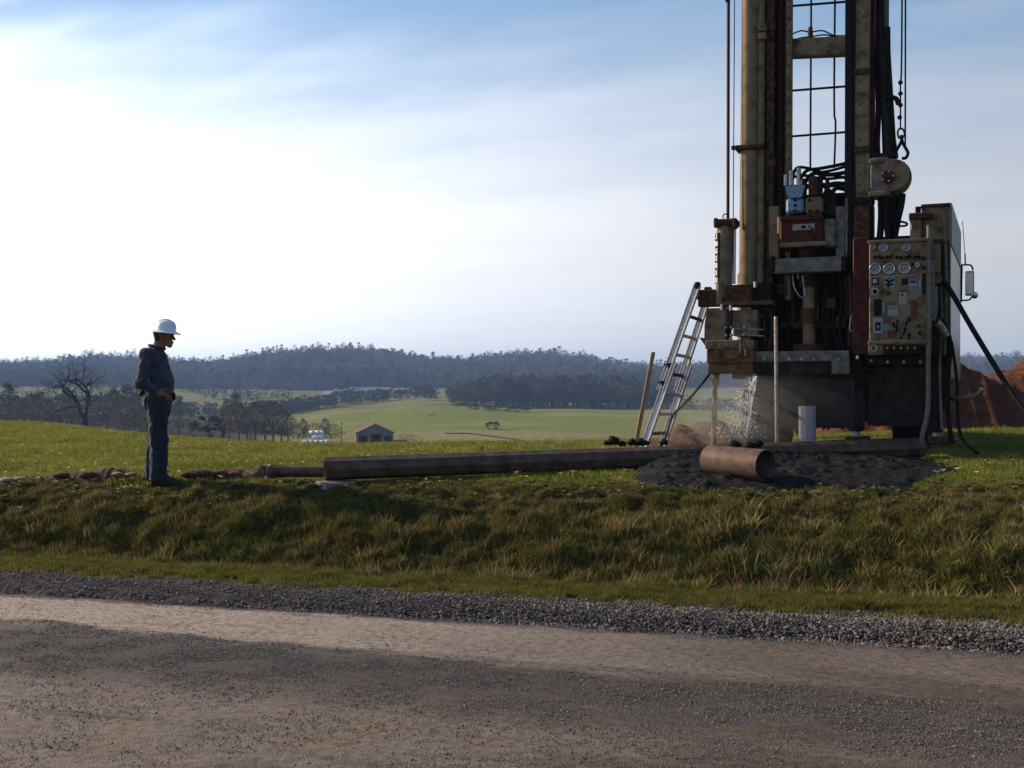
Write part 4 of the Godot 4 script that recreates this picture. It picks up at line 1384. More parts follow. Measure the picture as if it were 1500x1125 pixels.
	lg.tube(L(1047, 565, 0.20), L(1045.5, 660, 0.20), 0.034, 0.034, 16)
	put(rig, "jack_leg", lg, M.tan_paint)
	one_slab(rig, "jack_foot", "rust_brown", 1028, 660, 1066, 672, 0.36, 0.36, 0.02)
	one_rod(rig, "drain_hose", "black_hose", [[1041, 545, 0.20], [1030, 560, 0.25], [1015, 578, 0.30], [1000, 594, 0.35], [985, 610, 0.40], [972, 648, 0.42], [950, 664, 0.42]], 0.018, 8)

func rig_low(rig: Node3D):
	# the dark works behind the drill pipe, the working table and the rubber skirt
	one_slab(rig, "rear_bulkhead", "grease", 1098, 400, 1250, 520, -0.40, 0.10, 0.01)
	one_slab(rig, "rust_panel", "clay_orange", 1134, 404, 1164, 470, -0.30, 0.05, 0.01)
	one_slab(rig, "frame_upright", "grease", 1112, 440, 1136, 515, 0.05, 0.30, 0.015)
	one_slab(rig, "frame_upright", "rust_brown", 1206, 400, 1216, 512, -0.20, 0.12, 0.01)
	one_slab(rig, "frame_upright", "red_brown", 1240, 300, 1252, 512, -0.05, 0.30, 0.012)
	one_slab(rig, "frame_upright", "red_brown", 1250, 398, 1268, 470, -0.12, 0.20, 0.012)
	one_slab(rig, "cross_tube", "rust_brown", 1136, 470, 1244, 482, -0.10, 0.10, 0.02)
	one_slab(rig, "working_table", "grey_paint", 1104, 514, 1244, 530, 0.26, 0.50, 0.012)
	one_slab(rig, "table_face", "mud_flap_rubber", 1102, 530, 1246, 549, 0.24, 0.06, 0.01)
	one_slab(rig, "table_bracket", "grey_paint", 1218, 526, 1244, 548, 0.28, 0.05, 0.01)
	for k in 7:
		one_rod(rig, "table_bolt", "steel", [[1120 + k * 18, 526, 0.26], [1120 + k * 18, 526, 0.30]], 0.020, 8)
	one_rod(rig, "slip_ring", "rust_brown", [[1185, 505, 0.02], [1185, 516, 0.02]], 0.20, 20)
	# rubber skirt, wavy, its lower edge torn
	var m := MB.new()
	var w := nz(401, 0.9, 3)
	m.grid(46, 16, func(i, j):
		var px := lerpf(1094, 1252, i / 45.0)
		var low := 628.0 + 5.0 * w.get_noise_2d(i * 0.5, 3.0) - (8.0 if i < 3 else 0.0)
		var p := L(px, lerpf(548.0, low, j / 15.0), 0.20)
		p.z += 0.035 * sin(i * 0.4) * j / 15.0 + 0.02 * w.get_noise_2d(i * 0.15, j * 0.12)
		return p, null, Vector3(0, 0, 1))
	put(rig, "rubber_skirt", thick(m, Vector3(0, 0, -0.012)), M.mud_flap_rubber)
	one_slab(rig, "skirt_rail", "grease", 1092, 545, 1254, 553, 0.225, 0.05, 0.008)
	# hydraulic cylinder between table and panel
	one_rod(rig, "short_cylinder", "grey_paint", [[1257, 456, 0.18], [1257, 508, 0.18]], 0.068, 16)
	one_rod(rig, "short_cylinder_rod", "chrome", [[1257, 508, 0.18], [1256, 526, 0.18]], 0.028, 10)
	one_rod(rig, "short_cylinder_pipe", "steel", [[1247, 462, 0.2], [1245, 482, 0.2], [1250, 486, 0.2]], 0.012, 6)
	one_slab(rig, "jack_housing", "grease", 1243, 512, 1264, 632, 0.10, 0.30, 0.012)
	one_slab(rig, "jack_pad", "rust_brown", 1238, 640, 1272, 652, 0.14, 0.38, 0.02)
	one_rod(rig, "jack_ram", "steel", [[1254, 628, 0.0], [1254, 645, 0.0]], 0.06, 12)

func thick(m: MB, by: Vector3) -> MB:
	# gives a sheet its thickness
	var k := m.v.size()
	var t := m.idx.size()
	for i in k:
		m.v.append(m.v[i] + by)
		m.n.append(-m.n[i])
		m.c.append(m.c[i])
	for i in range(0, t, 3):
		m.idx.append_array([m.idx[i] + k, m.idx[i + 2] + k, m.idx[i + 1] + k])
	return m

func rig_right(rig: Node3D):
	# hoses and the winch on the right of the mast
	one_rod(rig, "tilt_cylinder", "grey_paint", [[1299, -330, -0.15], [1296, 70, -0.15]], 0.050, 14)
	one_rod(rig, "tilt_rod", "chrome", [[1296, 70, -0.15], [1294, 150, -0.15]], 0.025, 10)
	for p in [[[1286, -330, -0.1], [1287, 30, -0.1], [1284, 90, -0.1], [1287, 150, -0.1], [1285, 210, -0.08], [1287, 232, -0.05]],
			[[1291, -330, -0.05], [1291, 60, -0.05], [1294, 140, -0.04], [1297, 232, -0.02]],
			[[1296, 60, 0.0], [1297, 110, 0.0], [1300, 170, 0.0], [1305, 232, 0.0]],
			[[1300, 40, -0.04], [1301, 110, -0.02], [1304, 170, 0.0], [1312, 232, 0.0]]]:
		one_rod(rig, "mast_hose", "black_hose", p, 0.036, 10)
	one_rod(rig, "mast_strut", "grease", [[1296, 80, -0.06], [1305, 232, -0.02]], 0.075, 12)
	one_rod(rig, "gooseneck", "grease", [[1296, 146, 0.02], [1306, 143, 0.04], [1313, 145, 0.05], [1316, 153, 0.05]], 0.030, 10)
	one_rod(rig, "hoist_cable", "grease", [[1322, -330, -0.06], [1321, 60, 0.04], [1319, 121, 0.06]], 0.011, 6)
	one_rod(rig, "hoist_cable", "grease", [[1327, -330, -0.06], [1326, 218, 0.02]], 0.011, 6)
	# chain of swivels, hook and shackle
	var hk := Node3D.new()
	hk.name = "hoist_hook"
	rig.add_child(hk)
	var bs := MB.new()
	for y in [121.0, 137.0, 154.0, 172.0]:
		bs.ball(L(1319 - (1.0 if y > 160 else 0.0), y, 0.06), 0.030, 10)
	bs.tube(L(1319, 121, 0.06), L(1319, 190, 0.06), 0.010, 0.010, 8)
	put(hk, "swivel_links", bs, M.grease)
	one_rod(hk, "chain_link", "grease", [[1316, 190, 0.06], [1315, 196, 0.06], [1317, 202, 0.06], [1322, 202, 0.06], [1325, 196, 0.06], [1323, 190, 0.06], [1319, 188, 0.06], [1316, 190, 0.06]], 0.012, 8)
	one_rod(hk, "hook", "grease", [[1320, 198, 0.06], [1321, 205, 0.06], [1318, 212, 0.06], [1313, 221, 0.05], [1311, 228, 0.04]], 0.020, 8)
	one_rod(hk, "hook", "grease", [[1320, 198, 0.06], [1322, 208, 0.06], [1326, 216, 0.05], [1330, 224, 0.04], [1327, 231, 0.04], [1321, 232, 0.04]], 0.020, 8)
	# winch: grey box and round drum cheek
	var wn := Node3D.new()
	wn.name = "winch"
	rig.add_child(wn)
	one_slab(wn, "winch_case", "grey_paint", 1274, 230, 1303, 287, 0.16, 0.34, 0.02)
	one_slab(wn, "case_rib", "dull_tan", 1273, 232, 1296, 239, 0.185, 0.05, 0.008)
	one_slab(wn, "case_rib", "dull_tan", 1273, 280, 1298, 287, 0.185, 0.05, 0.008)
	one_slab(wn, "case_edge", "tan_paint", 1270, 226, 1274, 290, 0.12, 0.20, 0.008)
	var dr := MB.new()
	var p0 := L(1307, 262, -0.14)
	dr.tube(p0, p0 + Vector3(0, 0, 0.10), 0.235, 0.235, 26)
	dr.tube(p0 + Vector3(0, 0, 0.10), p0 + Vector3(0, 0, 0.22), 0.14, 0.14, 24)
	dr.tube(p0 + Vector3(0, 0, 0.22), p0 + Vector3(0, 0, 0.29), 0.215, 0.20, 26)
	put(wn, "drum_cheek", dr, M.dull_tan)
	var bo := MB.new()
	var p1 := L(1300, 259, 0.16)
	bo.tube(p1, p1 + Vector3(0, 0, 0.05), 0.085, 0.075, 16)
	bo.tube(p1 + Vector3(0, 0, 0.05), p1 + Vector3(0, 0, 0.09), 0.04, 0.035, 12)
	put(wn, "motor_boss", bo, M.rust_brown)
	for k in 5:
		var bt := MB.new()
		var a := TAU * k / 5.0
		var pb := p1 + Vector3(cos(a) * 0.065, sin(a) * 0.065, 0.05)
		bt.tube(pb, pb + Vector3(0, 0, 0.014), 0.013, 0.013, 6)
		put(wn, "bolt", bt, M.steel)
	one_slab(wn, "winch_top", "grease", 1276, 224, 1312, 231, 0.10, 0.30, 0.01)
	# hoses falling from the winch to the deck
	for p in [[[1290, 287, 0.05], [1291, 310, 0.02], [1290, 335, 0.0], [1288, 356, 0.0]],
			[[1298, 287, 0.08], [1299, 310, 0.05], [1300, 332, 0.05], [1302, 354, 0.05]],
			[[1307, 288, 0.02], [1307, 310, 0.0], [1304, 332, 0.0], [1300, 356, 0.0]],
			[[1322, 284, 0.0], [1320, 300, 0.0], [1315, 322, 0.0], [1309, 354, 0.0]],
			[[1313, 286, -0.05], [1311, 305, -0.05], [1308, 330, -0.05], [1305, 354, -0.05]]]:
		one_rod(rig, "winch_hose", "black_hose", p, 0.042, 10)
	one_rod(rig, "hose_loop", "black_hose", [[1298, 327, 0.05], [1310, 325, 0.08], [1322, 325, 0.10], [1329, 328, 0.10], [1324, 331, 0.08], [1305, 331, 0.05]], 0.014, 8)
	one_slab(rig, "mast_foot", "rust_brown", 1250, 296, 1274, 352, 0.10, 0.34, 0.02)
	one_slab(rig, "mast_foot_cap", "grease", 1246, 289, 1275, 300, 0.12, 0.36, 0.015)
	one_slab(rig, "mast_foot_side", "grease", 1274, 300, 1280, 352, -0.05, 0.20, 0.01)

func rig_panel(rig: Node3D):
	one_slab(rig, "panel_frame", "red_brown", 1249, 348, 1274, 520, 0.30, 0.40, 0.015)
	var pn := one_slab(rig, "control_panel", "dull_tan", 1273, 353, 1358, 506, 0.44, 0.12, 0.012)
	pn.set_meta("label", "tan control panel with gauges, levers and stickers")
	var z := 0.441
	one_slab(pn, "panel_brow", "dull_tan", 1271, 350, 1360, 355, 0.47, 0.10, 0.006)
	for g in [[1282.0, 394.0, 0.066], [1302.5, 394.0, 0.066], [1325.0, 393.0, 0.066], [1294.0, 363.0, 0.050], [1328.0, 363.0, 0.046], [1278.5, 362.0, 0.034]]:
		dial(pn, "gauge", g[0], g[1], z, g[2])
	for k in [[1281.0, 376.0], [1287.0, 375.0], [1292.0, 377.0], [1299.0, 376.0], [1305.0, 375.0], [1314.0, 376.0], [1320.0, 377.0], [1327.0, 377.0], [1332.0, 375.0], [1341.0, 376.0], [1346.0, 376.0], [1353.0, 378.0], [1301.0, 429.0], [1353.0, 392.0], [1337.0, 387.0]]:
		one_rod(pn, "knob", "black_plastic", [[k[0], k[1], z], [k[0] + 0.3, k[1] + 0.6, z + 0.04]], 0.019, 8)
	one_rod(pn, "indicator", "chrome", [[1343.5, 388, z], [1343.5, 388, z + 0.02]], 0.030, 12)
	one_rod(pn, "indicator_hole", "black_plastic", [[1343.5, 388, z + 0.02], [1343.5, 388, z + 0.024]], 0.010, 8)
	one_rod(pn, "round_switch", "chrome", [[1281.7, 427, z], [1281.7, 427, z + 0.025]], 0.045, 14)
	one_rod(pn, "round_switch_button", "black_plastic", [[1281.7, 427, z + 0.025], [1281.7, 427, z + 0.045]], 0.030, 12)
	one_slab(pn, "seam_line", "sticker_white", 1275, 403.2, 1340, 404.4, z + 0.003, 0.004, 0.0)
	one_slab(pn, "square_button", "black_plastic", 1277, 407, 1287, 417, z + 0.012, 0.012, 0.003)
	one_slab(pn, "square_button_cap", "sticker_white", 1279, 409, 1285, 415, z + 0.024, 0.012, 0.003)
	# warning sticker with a crossed emblem
	var st := one_slab(pn, "emblem_sticker", "sticker_white", 1295, 405, 1311, 421, z + 0.004, 0.004, 0.0)
	var em := MB.new()
	var ec := L(1303, 413, z + 0.007)
	for a in [0.55, PI - 0.55]:
		em.bar(ec + Vector3(cos(a), sin(a), 0) * 0.062, ec, 0.026, 0.004, Vector3(0, 0, 1), 0.0)
	em.bar(ec + Vector3(-0.012, 0, 0.002), ec + Vector3(-0.012, -0.062, 0.002), 0.028, 0.004, Vector3(0, 0, 1), 0.0)
	em.bar(ec + Vector3(-0.05, -0.03, 0.001), ec + Vector3(0.045, -0.03, 0.001), 0.020, 0.004, Vector3(0, 0, 1), 0.0)
	em.tube(ec + Vector3(0, 0.045, -0.001), ec + Vector3(0, 0.045, 0.003), 0.012, 0.012, 10)
	put(st, "emblem", em, M.black_plastic)
	one_slab(pn, "dark_plate", "black_plastic", 1321, 408, 1329, 417, z + 0.012, 0.012, 0.003)
	var s2 := one_slab(pn, "sticker", "sticker_blue", 1331, 408, 1344, 426, z + 0.004, 0.004, 0.0)
	one_slab(s2, "sticker_print", "black_plastic", 1334, 411.5, 1341, 414, z + 0.007, 0.003, 0.0)
	one_slab(s2, "sticker_top", "sticker_white", 1331.5, 415.5, 1343.5, 419, z + 0.006, 0.003, 0.0)
	one_slab(pn, "sticker", "sticker_white", 1345.5, 410, 1349, 423, z + 0.004, 0.004, 0.0)
	var s3 := one_slab(pn, "sticker", "sticker_white", 1317, 427, 1328, 446, z + 0.004, 0.004, 0.0)
	one_slab(s3, "sticker_print", "red_plastic", 1318, 425.5, 1327, 428, z + 0.007, 0.003, 0.0)
	one_slab(s3, "sticker_mark", "black_plastic", 1320.5, 430, 1323, 434, z + 0.007, 0.003, 0.0)
	one_slab(pn, "relay_box", "black_plastic", 1279, 438, 1290.5, 462, z + 0.035, 0.035, 0.008)
	one_slab(pn, "sticker", "sticker_white", 1292, 442, 1296, 458, z + 0.004, 0.004, 0.0)
	var s4 := one_slab(pn, "sticker", "sticker_white", 1300, 448, 1316, 462, z + 0.004, 0.004, 0.0)
	one_slab(s4, "sticker_print", "sticker_blue", 1300.5, 449.5, 1315.5, 453, z + 0.007, 0.003, 0.0)
	var s5 := one_slab(pn, "sticker", "sticker_white", 1279, 466, 1293, 488, z + 0.004, 0.004, 0.0)
	one_slab(s5, "sticker_print", "black_plastic", 1282, 472, 1290, 484, z + 0.007, 0.003, 0.0)
	one_slab(s5, "sticker_mark", "sticker_white", 1285, 476, 1287.5, 481, z + 0.010, 0.003, 0.0)
	one_slab(pn, "sticker", "sticker_blue", 1294, 474, 1302, 484, z + 0.004, 0.004, 0.0)
	one_slab(pn, "red_tag", "red_plastic", 1334, 440, 1344, 462, z + 0.003, 0.003, 0.0)
	one_slab(pn, "red_tag", "red_plastic", 1300, 484, 1313, 495, z + 0.003, 0.003, 0.0)
	one_slab(pn, "hand_slot", "black_plastic", 1351, 400, 1356, 432, z + 0.006, 0.01, 0.01)
	for lv in [[1308, 474, 1313, 482], [1314, 470, 1313, 486], [1319, 494, 1315, 484], [1331, 466, 1333, 470], [1328, 472, 1325, 486], [1323, 488, 1326, 480], [1332, 490, 1331, 496], [1347, 487, 1348, 490], [1346, 477, 1343, 478]]:
		var lm := MB.new()
		lm.tube(L(lv[2], lv[3], z), L(lv[0], lv[1], z + 0.09), 0.011, 0.010, 8)
		lm.ball(L(lv[0], lv[1], z + 0.09), 0.022, 8)
		put(pn, "lever", lm, M.black_plastic)
	var rd := one_rod(pn, "round_badge", "sticker_white", [[1280, 510, z - 0.02], [1280, 510, z + 0.012]], 0.048, 16)
	one_slab(rd, "badge_mark", "black_plastic", 1278, 507, 1281, 513, z + 0.016, 0.004, 0.0)
	one_slab(pn, "panel_base", "dull_tan", 1271, 499, 1358, 504, 0.47, 0.16, 0.006)
	one_slab(pn, "lever_recess", "black_plastic", 1294, 504, 1350, 519, 0.43, 0.10, 0.006)
	for k in 5:
		one_rod(pn, "lever", "grey_paint", [[1300 + k * 10, 514, 0.42], [1300 + k * 10, 509, 0.50]], 0.012, 8)
	one_slab(pn, "panel_lower", "dull_tan", 1272, 504, 1294, 520, 0.42, 0.10, 0.006)
	# pipes down the right of the panel
	for p in [[[1361, 330, 0.42], [1361, 470, 0.42], [1360, 520, 0.40], [1359, 600, 0.36], [1352, 634, 0.34], [1350, 648, 0.34]], [[1365, 388, 0.38], [1366, 430, 0.38], [1364, 462, 0.40]], [[1370, 420, 0.36], [1370, 452, 0.36], [1366, 470, 0.38]]]:
		one_rod(rig, "side_pipe", "grey_paint", p, 0.030, 12)

func rig_truck(rig: Node3D):
	# housing at the right rear, filters and the deck
	one_slab(rig, "upper_housing", "dull_tan", 1350, 300, 1391, 354, 0.10, 0.55, 0.02)
	one_slab(rig, "housing_lip", "rust_brown", 1349, 298, 1392, 303, 0.13, 0.62, 0.012)
	one_slab(rig, "rear_housing", "rust_brown", 1352, 354, 1391, 520, 0.06, 0.50, 0.02)
	one_slab(rig, "small_tank", "dull_tan", 1333, 313, 1350, 352, 0.20, 0.30, 0.02)
	one_slab(rig, "small_tank_lid", "rust_brown", 1331, 311, 1366, 320, 0.24, 0.36, 0.015)
	one_rod(rig, "lid_stub", "grease", [[1345, 311, 0.10], [1345, 303, 0.10]], 0.035, 10)
	one_rod(rig, "air_filter", "dull_tan", [[1370, 356, 0.20], [1370, 400, 0.20]], 0.062, 16)
	one_rod(rig, "air_filter_cap", "rust_brown", [[1371, 351, 0.20], [1371, 357, 0.20]], 0.082, 16)
	one_rod(rig, "round_cap", "dull_tan", [[1373, 408, 0.12], [1373, 408, 0.22]], 0.060, 16)
	one_rod(rig, "amber_lamp", "clay_orange", [[1364, 370, 0.36], [1364, 381, 0.36]], 0.012, 8)
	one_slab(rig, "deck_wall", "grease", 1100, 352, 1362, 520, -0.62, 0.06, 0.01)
	one_slab(rig, "deck_edge", "rust_brown", 1250, 346, 1362, 356, -0.30, 0.36, 0.012)
	one_slab(rig, "flap_rail", "grease", 1268, 520, 1364, 536, 0.12, 0.40, 0.012)
	var m := MB.new()
	var w := nz(402, 0.8, 3)
	m.grid(28, 12, func(i, j):
		var p := L(lerpf(1272, 1354, i / 27.0), lerpf(534.0, 624.0 + 4.0 * w.get_noise_2d(i * 0.6, 1.0), j / 11.0), 0.02)
		p.z += 0.02 * sin(i * 0.4) * j / 11.0 + 0.015 * w.get_noise_2d(i * 0.15, j * 0.12)
		return p, null, Vector3(0, 0, 1))
	put(rig, "mud_flap", thick(m, Vector3(0, 0, -0.015)), M.mud_flap_rubber)
	one_slab(rig, "jack_housing", "grease", 1364, 470, 1382, 634, -0.02, 0.30, 0.012)
	one_slab(rig, "jack_pad", "rust_brown", 1358, 640, 1392, 652, 0.04, 0.38, 0.02)
	one_rod(rig, "jack_ram", "steel", [[1373, 630, -0.14], [1373, 646, -0.14]], 0.06, 12)
	one_rod(rig, "side_arm", "steel", [[1380, 574, -0.3], [1390, 583, -0.2], [1410, 583, 0.1], [1428, 580, 0.3], [1436, 574, 0.38], [1438, 569, 0.40]], 0.030, 10)
	# hoses and bright cover beside the housing
	one_rod(rig, "side_hose", "black_hose", [[1366, 468, 0.36], [1380, 470, 0.30], [1388, 486, 0.2], [1392, 510, 0.1], [1388, 560, 0.05], [1390, 620, 0.05], [1396, 650, 0.10]], 0.030, 10)
	one_rod(rig, "side_hose", "grease", [[1394, 500, 0.0], [1402, 560, 0.0], [1404, 620, 0.0], [1412, 646, 0.1], [1432, 664, 0.3]], 0.020, 8)
	var cv := MB.new()
	cv.path(smooth([L(1371, 472, 0.34), L(1378, 478, 0.30), L(1386, 492, 0.24)]), 0.055, 0.04, 10)
	put(rig, "hose_sleeve", cv, M.steel)
	# pressure hose that hangs off to the right, down to the ground
	one_rod(rig, "discharge_hose", "black_hose", [[1366, 402, 0.10], [1382, 412, 0.16], [1396, 432, 0.2], [1420, 474, 0.3], [1450, 524, 0.45], [1480, 572, 0.6], [1510, 612, 0.75], [1545, 645, 0.9], [1590, 664, 1.1], [1640, 668, 1.3]], 0.031, 12)
	# truck behind: frame, deck, compressor, cab, wheels
	var x0 := -1.25
	var x1 := 1.52
	for x in [-0.45, 0.45]:
		var fr := MB.new()
		fr.box(Vector3(x, 0.78, -4.2), Vector3(0.10, 0.26, 7.6), Basis.IDENTITY, 0.01)
		put(rig, "chassis_rail", fr, M.grease)
	var dk := MB.new()
	dk.box(Vector3((x0 + x1) / 2, 1.12, -2.6), Vector3(x1 - x0, 0.14, 3.8), Basis.IDENTITY, 0.01)
	put(rig, "deck", dk, M.rust_brown)
	var cm := MB.new()
	cm.box(Vector3((x0 + x1) / 2, 1.88, -2.4), Vector3(x1 - x0 - 0.1, 1.36, 3.2), Basis.IDENTITY, 0.05)
	put(rig, "compressor_housing", cm, M.dull_tan)
	for k in 3:
		var pd := MB.new()
		pd.box(Vector3(x1 - 0.035, 1.88, -1.3 - k * 1.05), Vector3(0.04, 1.10, 0.95), Basis.IDENTITY, 0.012)
		put(rig, "housing_door", pd, M.dull_tan)
	# flared side of the housing: pale canopy strip over dark green doors
	var plan := PackedVector2Array([Vector2(1.44, -0.30), Vector2(1.575, -0.30), Vector2(1.70, -3.20), Vector2(1.44, -3.20)])
	var lay := Basis(Vector3(1, 0, 0), Vector3(0, 0, 1), Vector3(0, -1, 0))
	var sc := MB.new()
	sc.prism(plan, Transform3D(lay, Vector3(0, 2.72, 0)), 0.53)
	put(rig, "canopy_side", sc, M.pale_green)
	var sl := MB.new()
	sl.prism(plan, Transform3D(lay, Vector3(-0.012, 1.05, 0)), 1.66)
	put(rig, "side_door", sl, M.cab_green)
	# cab
	var cab := Node3D.new()
	cab.name = "cab"
	rig.add_child(cab)
	var cb := MB.new()
	cb.box(Vector3(0.14, 1.30, -5.1), Vector3(2.62, 1.20, 1.7), Basis.IDENTITY, 0.06)
	put(cab, "cab_body", cb, M.cab_green)
	var cr := MB.new()
	cr.box(Vector3(0.14, 2.74, -5.1), Vector3(2.60, 0.14, 1.6), Basis.IDENTITY, 0.05)
	for p in [[-1.12, -4.35], [1.40, -4.35], [-1.12, -5.85], [1.40, -5.85]]:
		cr.box(Vector3(p[0], 2.29, p[1]), Vector3(0.09, 0.80, 0.09), Basis.IDENTITY, 0.02)
	put(cab, "cab_roof", cr, M.cab_green)
	for s in [[1.41, -5.1, 0.012, 1.36, 0.0], [-1.13, -5.1, 0.012, 1.36, 0.0], [0.14, -4.34, 2.4, 0.012, 0.0], [0.14, -5.86, 2.4, 0.012, 0.0]]:
		var gm := MB.new()
		gm.box(Vector3(s[0], 2.28, s[1]), Vector3(s[2], 0.74, s[3]), Basis.IDENTITY, 0.0)
		put(cab, "cab_window", gm, M.window_glass)
	var bn := MB.new()
	bn.box(Vector3(0.14, 1.20, -6.75), Vector3(2.1, 0.95, 1.6), Basis.IDENTITY, 0.10)
	put(cab, "bonnet", bn, M.cab_green)
	# mirror, convex mirror and aerial on the right of the cab
	var z := -4.75
	one_rod(rig, "mirror_post", "black_plastic", [[1408, 389, z], [1407, 443, z]], 0.026, 8)
	one_rod(rig, "mirror_bracket", "black_plastic", [[1400, 389, z], [1412, 388, z], [1420, 388, z], [1424, 391, z], [1425, 396, z]], 0.014, 6)
	one_rod(rig, "mirror_bracket", "black_plastic", [[1400, 441, z], [1412, 440, z], [1420, 439, z], [1424, 434, z]], 0.014, 6)
	one_slab(rig, "wing_mirror", "black_plastic", 1414, 397, 1427, 433, z + 0.05, 0.05, 0.03)
	one_slab(rig, "mirror_glass", "chrome", 1415.2, 399, 1425.8, 431, z + 0.056, 0.006, 0.002)
	var cx := MB.new()
	var pc := L(1427.5, 432.5, z + 0.08)
	cx.lathe([Vector2(0.001, 0.03), Vector2(0.03, 0.026), Vector2(0.05, 0.014), Vector2(0.056, 0.0), Vector2(0.05, -0.02), Vector2(0.001, -0.03)], Transform3D(Basis(Vector3.RIGHT, PI / 2), pc), 16)
	put(rig, "convex_mirror", cx, M.chrome)
	one_rod(rig, "aerial", "grease", [[1414, 388, z], [1413.5, 372, z]], 0.012, 6)
	one_rod(rig, "aerial", "grease", [[1413.5, 374, z], [1410, 324, z]], 0.006, 5)
	# windscreen visor panel that catches the light beyond the housing
	# wheels
	for p in [[-1.0, -1.7], [1.05, -1.7], [-1.0, -3.05], [1.05, -3.05], [-1.0, -6.5], [1.1, -6.5]]:
		var wh := MB.new()
		var r := 0.52
		var wd := 0.46 if p[1] > -4.0 else 0.28
		var tr := Transform3D(Basis(Vector3.FORWARD, PI / 2), Vector3(p[0], r, p[1]))
		wh.lathe([Vector2(0.30, -wd / 2), Vector2(0.46, -wd / 2), Vector2(r, -wd / 2 + 0.05), Vector2(r, -0.03), Vector2(r - 0.03, 0.0), Vector2(r, 0.03), Vector2(r, wd / 2 - 0.05), Vector2(0.46, wd / 2), Vector2(0.30, wd / 2)], tr, 26)
		var tyre := put(rig, "wheel", wh, M.rubber)
		var ri := MB.new()
		ri.lathe([Vector2(0.01, -wd * 0.3), Vector2(0.29, -wd * 0.3), Vector2(0.30, -wd / 2), Vector2(0.30, wd / 2), Vector2(0.29, wd * 0.3), Vector2(0.01, wd * 0.3)], tr, 20)
		put(tyre, "rim", ri, M.rust_brown)
		var ax := MB.new()
		ax.tube(Vector3(p[0], r, p[1]), Vector3(0, r, p[1]), 0.07, 0.07, 10)
		put(tyre, "axle", ax, M.grease)

# ---------------------------------------------------------------- things lying about the site
func hollow(m: MB, a: Vector3, b: Vector3, r: float, wall: float, sides := 32):
	# an open steel pipe with real wall thickness
	var d := (b - a).normalized()
	var x := d.cross(Vector3.UP if absf(d.y) < 0.9 else Vector3.RIGHT).normalized()
	var bs := Basis(x, d, x.cross(d))
	var l := (b - a).length()
	var e := wall * 0.3
	m.lathe([Vector2(r - wall, 0), Vector2(r - e, 0), Vector2(r, e), Vector2(r, l * 0.33), Vector2(r, l * 0.66), Vector2(r, l - e), Vector2(r - e, l), Vector2(r - wall, l), Vector2(r - wall, l * 0.5), Vector2(r - wall, 0)], Transform3D(bs, a), sides)

func facets(m: MB, a: Vector3, b: Vector3, r: float, wall: float):
	# an eight-sided steel tube with flat faces, an edge running along the middle of its side
	var d := (b - a).normalized()
	var x := d.cross(Vector3.UP).normalized()
	var y := x.cross(d).normalized()
	var P := func(k: int, rr: float, e: Vector3) -> Vector3: return e + (x * cos(TAU * k / 8.0) + y * sin(TAU * k / 8.0)) * rr
	for k in 8:
		var out: Vector3 = P.call(k, 1.0, Vector3.ZERO) + P.call(k + 1, 1.0, Vector3.ZERO)
		var n := 12
		for i in n:
			var p := a.lerp(b, i / float(n))
			var q := a.lerp(b, (i + 1) / float(n))
			m.face([P.call(k, r, p), P.call(k + 1, r, p), P.call(k + 1, r, q), P.call(k, r, q)], out)
		m.face([P.call(k, r - wall, a), P.call(k + 1, r - wall, a), P.call(k + 1, r - wall, b), P.call(k, r - wall, b)], -out)
		m.face([P.call(k, r, a), P.call(k + 1, r, a), P.call(k + 1, r - wall, a), P.call(k, r - wall, a)], -d)
		m.face([P.call(k, r, b), P.call(k + 1, r, b), P.call(k + 1, r - wall, b), P.call(k, r - wall, b)], d)

const PIPE_A := Vector3(-1.992, 0.797, -11.6)
const PIPE_B := Vector3(5.06, 0.915, -13.5)

func clod(seed_: int, size: Vector3) -> ArrayMesh:
	# an irregular lump of earth or stone
	var r := RandomNumberGenerator.new()
	r.seed = seed_
	var n := nz(seed_, 1.1, 3)
	var m := MB.new()
	var rings := 8
	var sides := 12
	m.grid(sides + 1, rings, func(i, j):
		var a: float = -PI / 2 + PI * j / (rings - 1.0)
		var th: float = TAU * (i % sides) / sides
		var p := Vector3(cos(a) * cos(th), sin(a), cos(a) * sin(th))
		return p * (1.0 + 0.55 * n.get_noise_3d(p.x * 1.3, p.y * 1.3, p.z * 1.3)) * size)
	for i in m.v.size():
		m.n[i] = (m.v[i] / (size * size)).normalized()
	return m.commit()

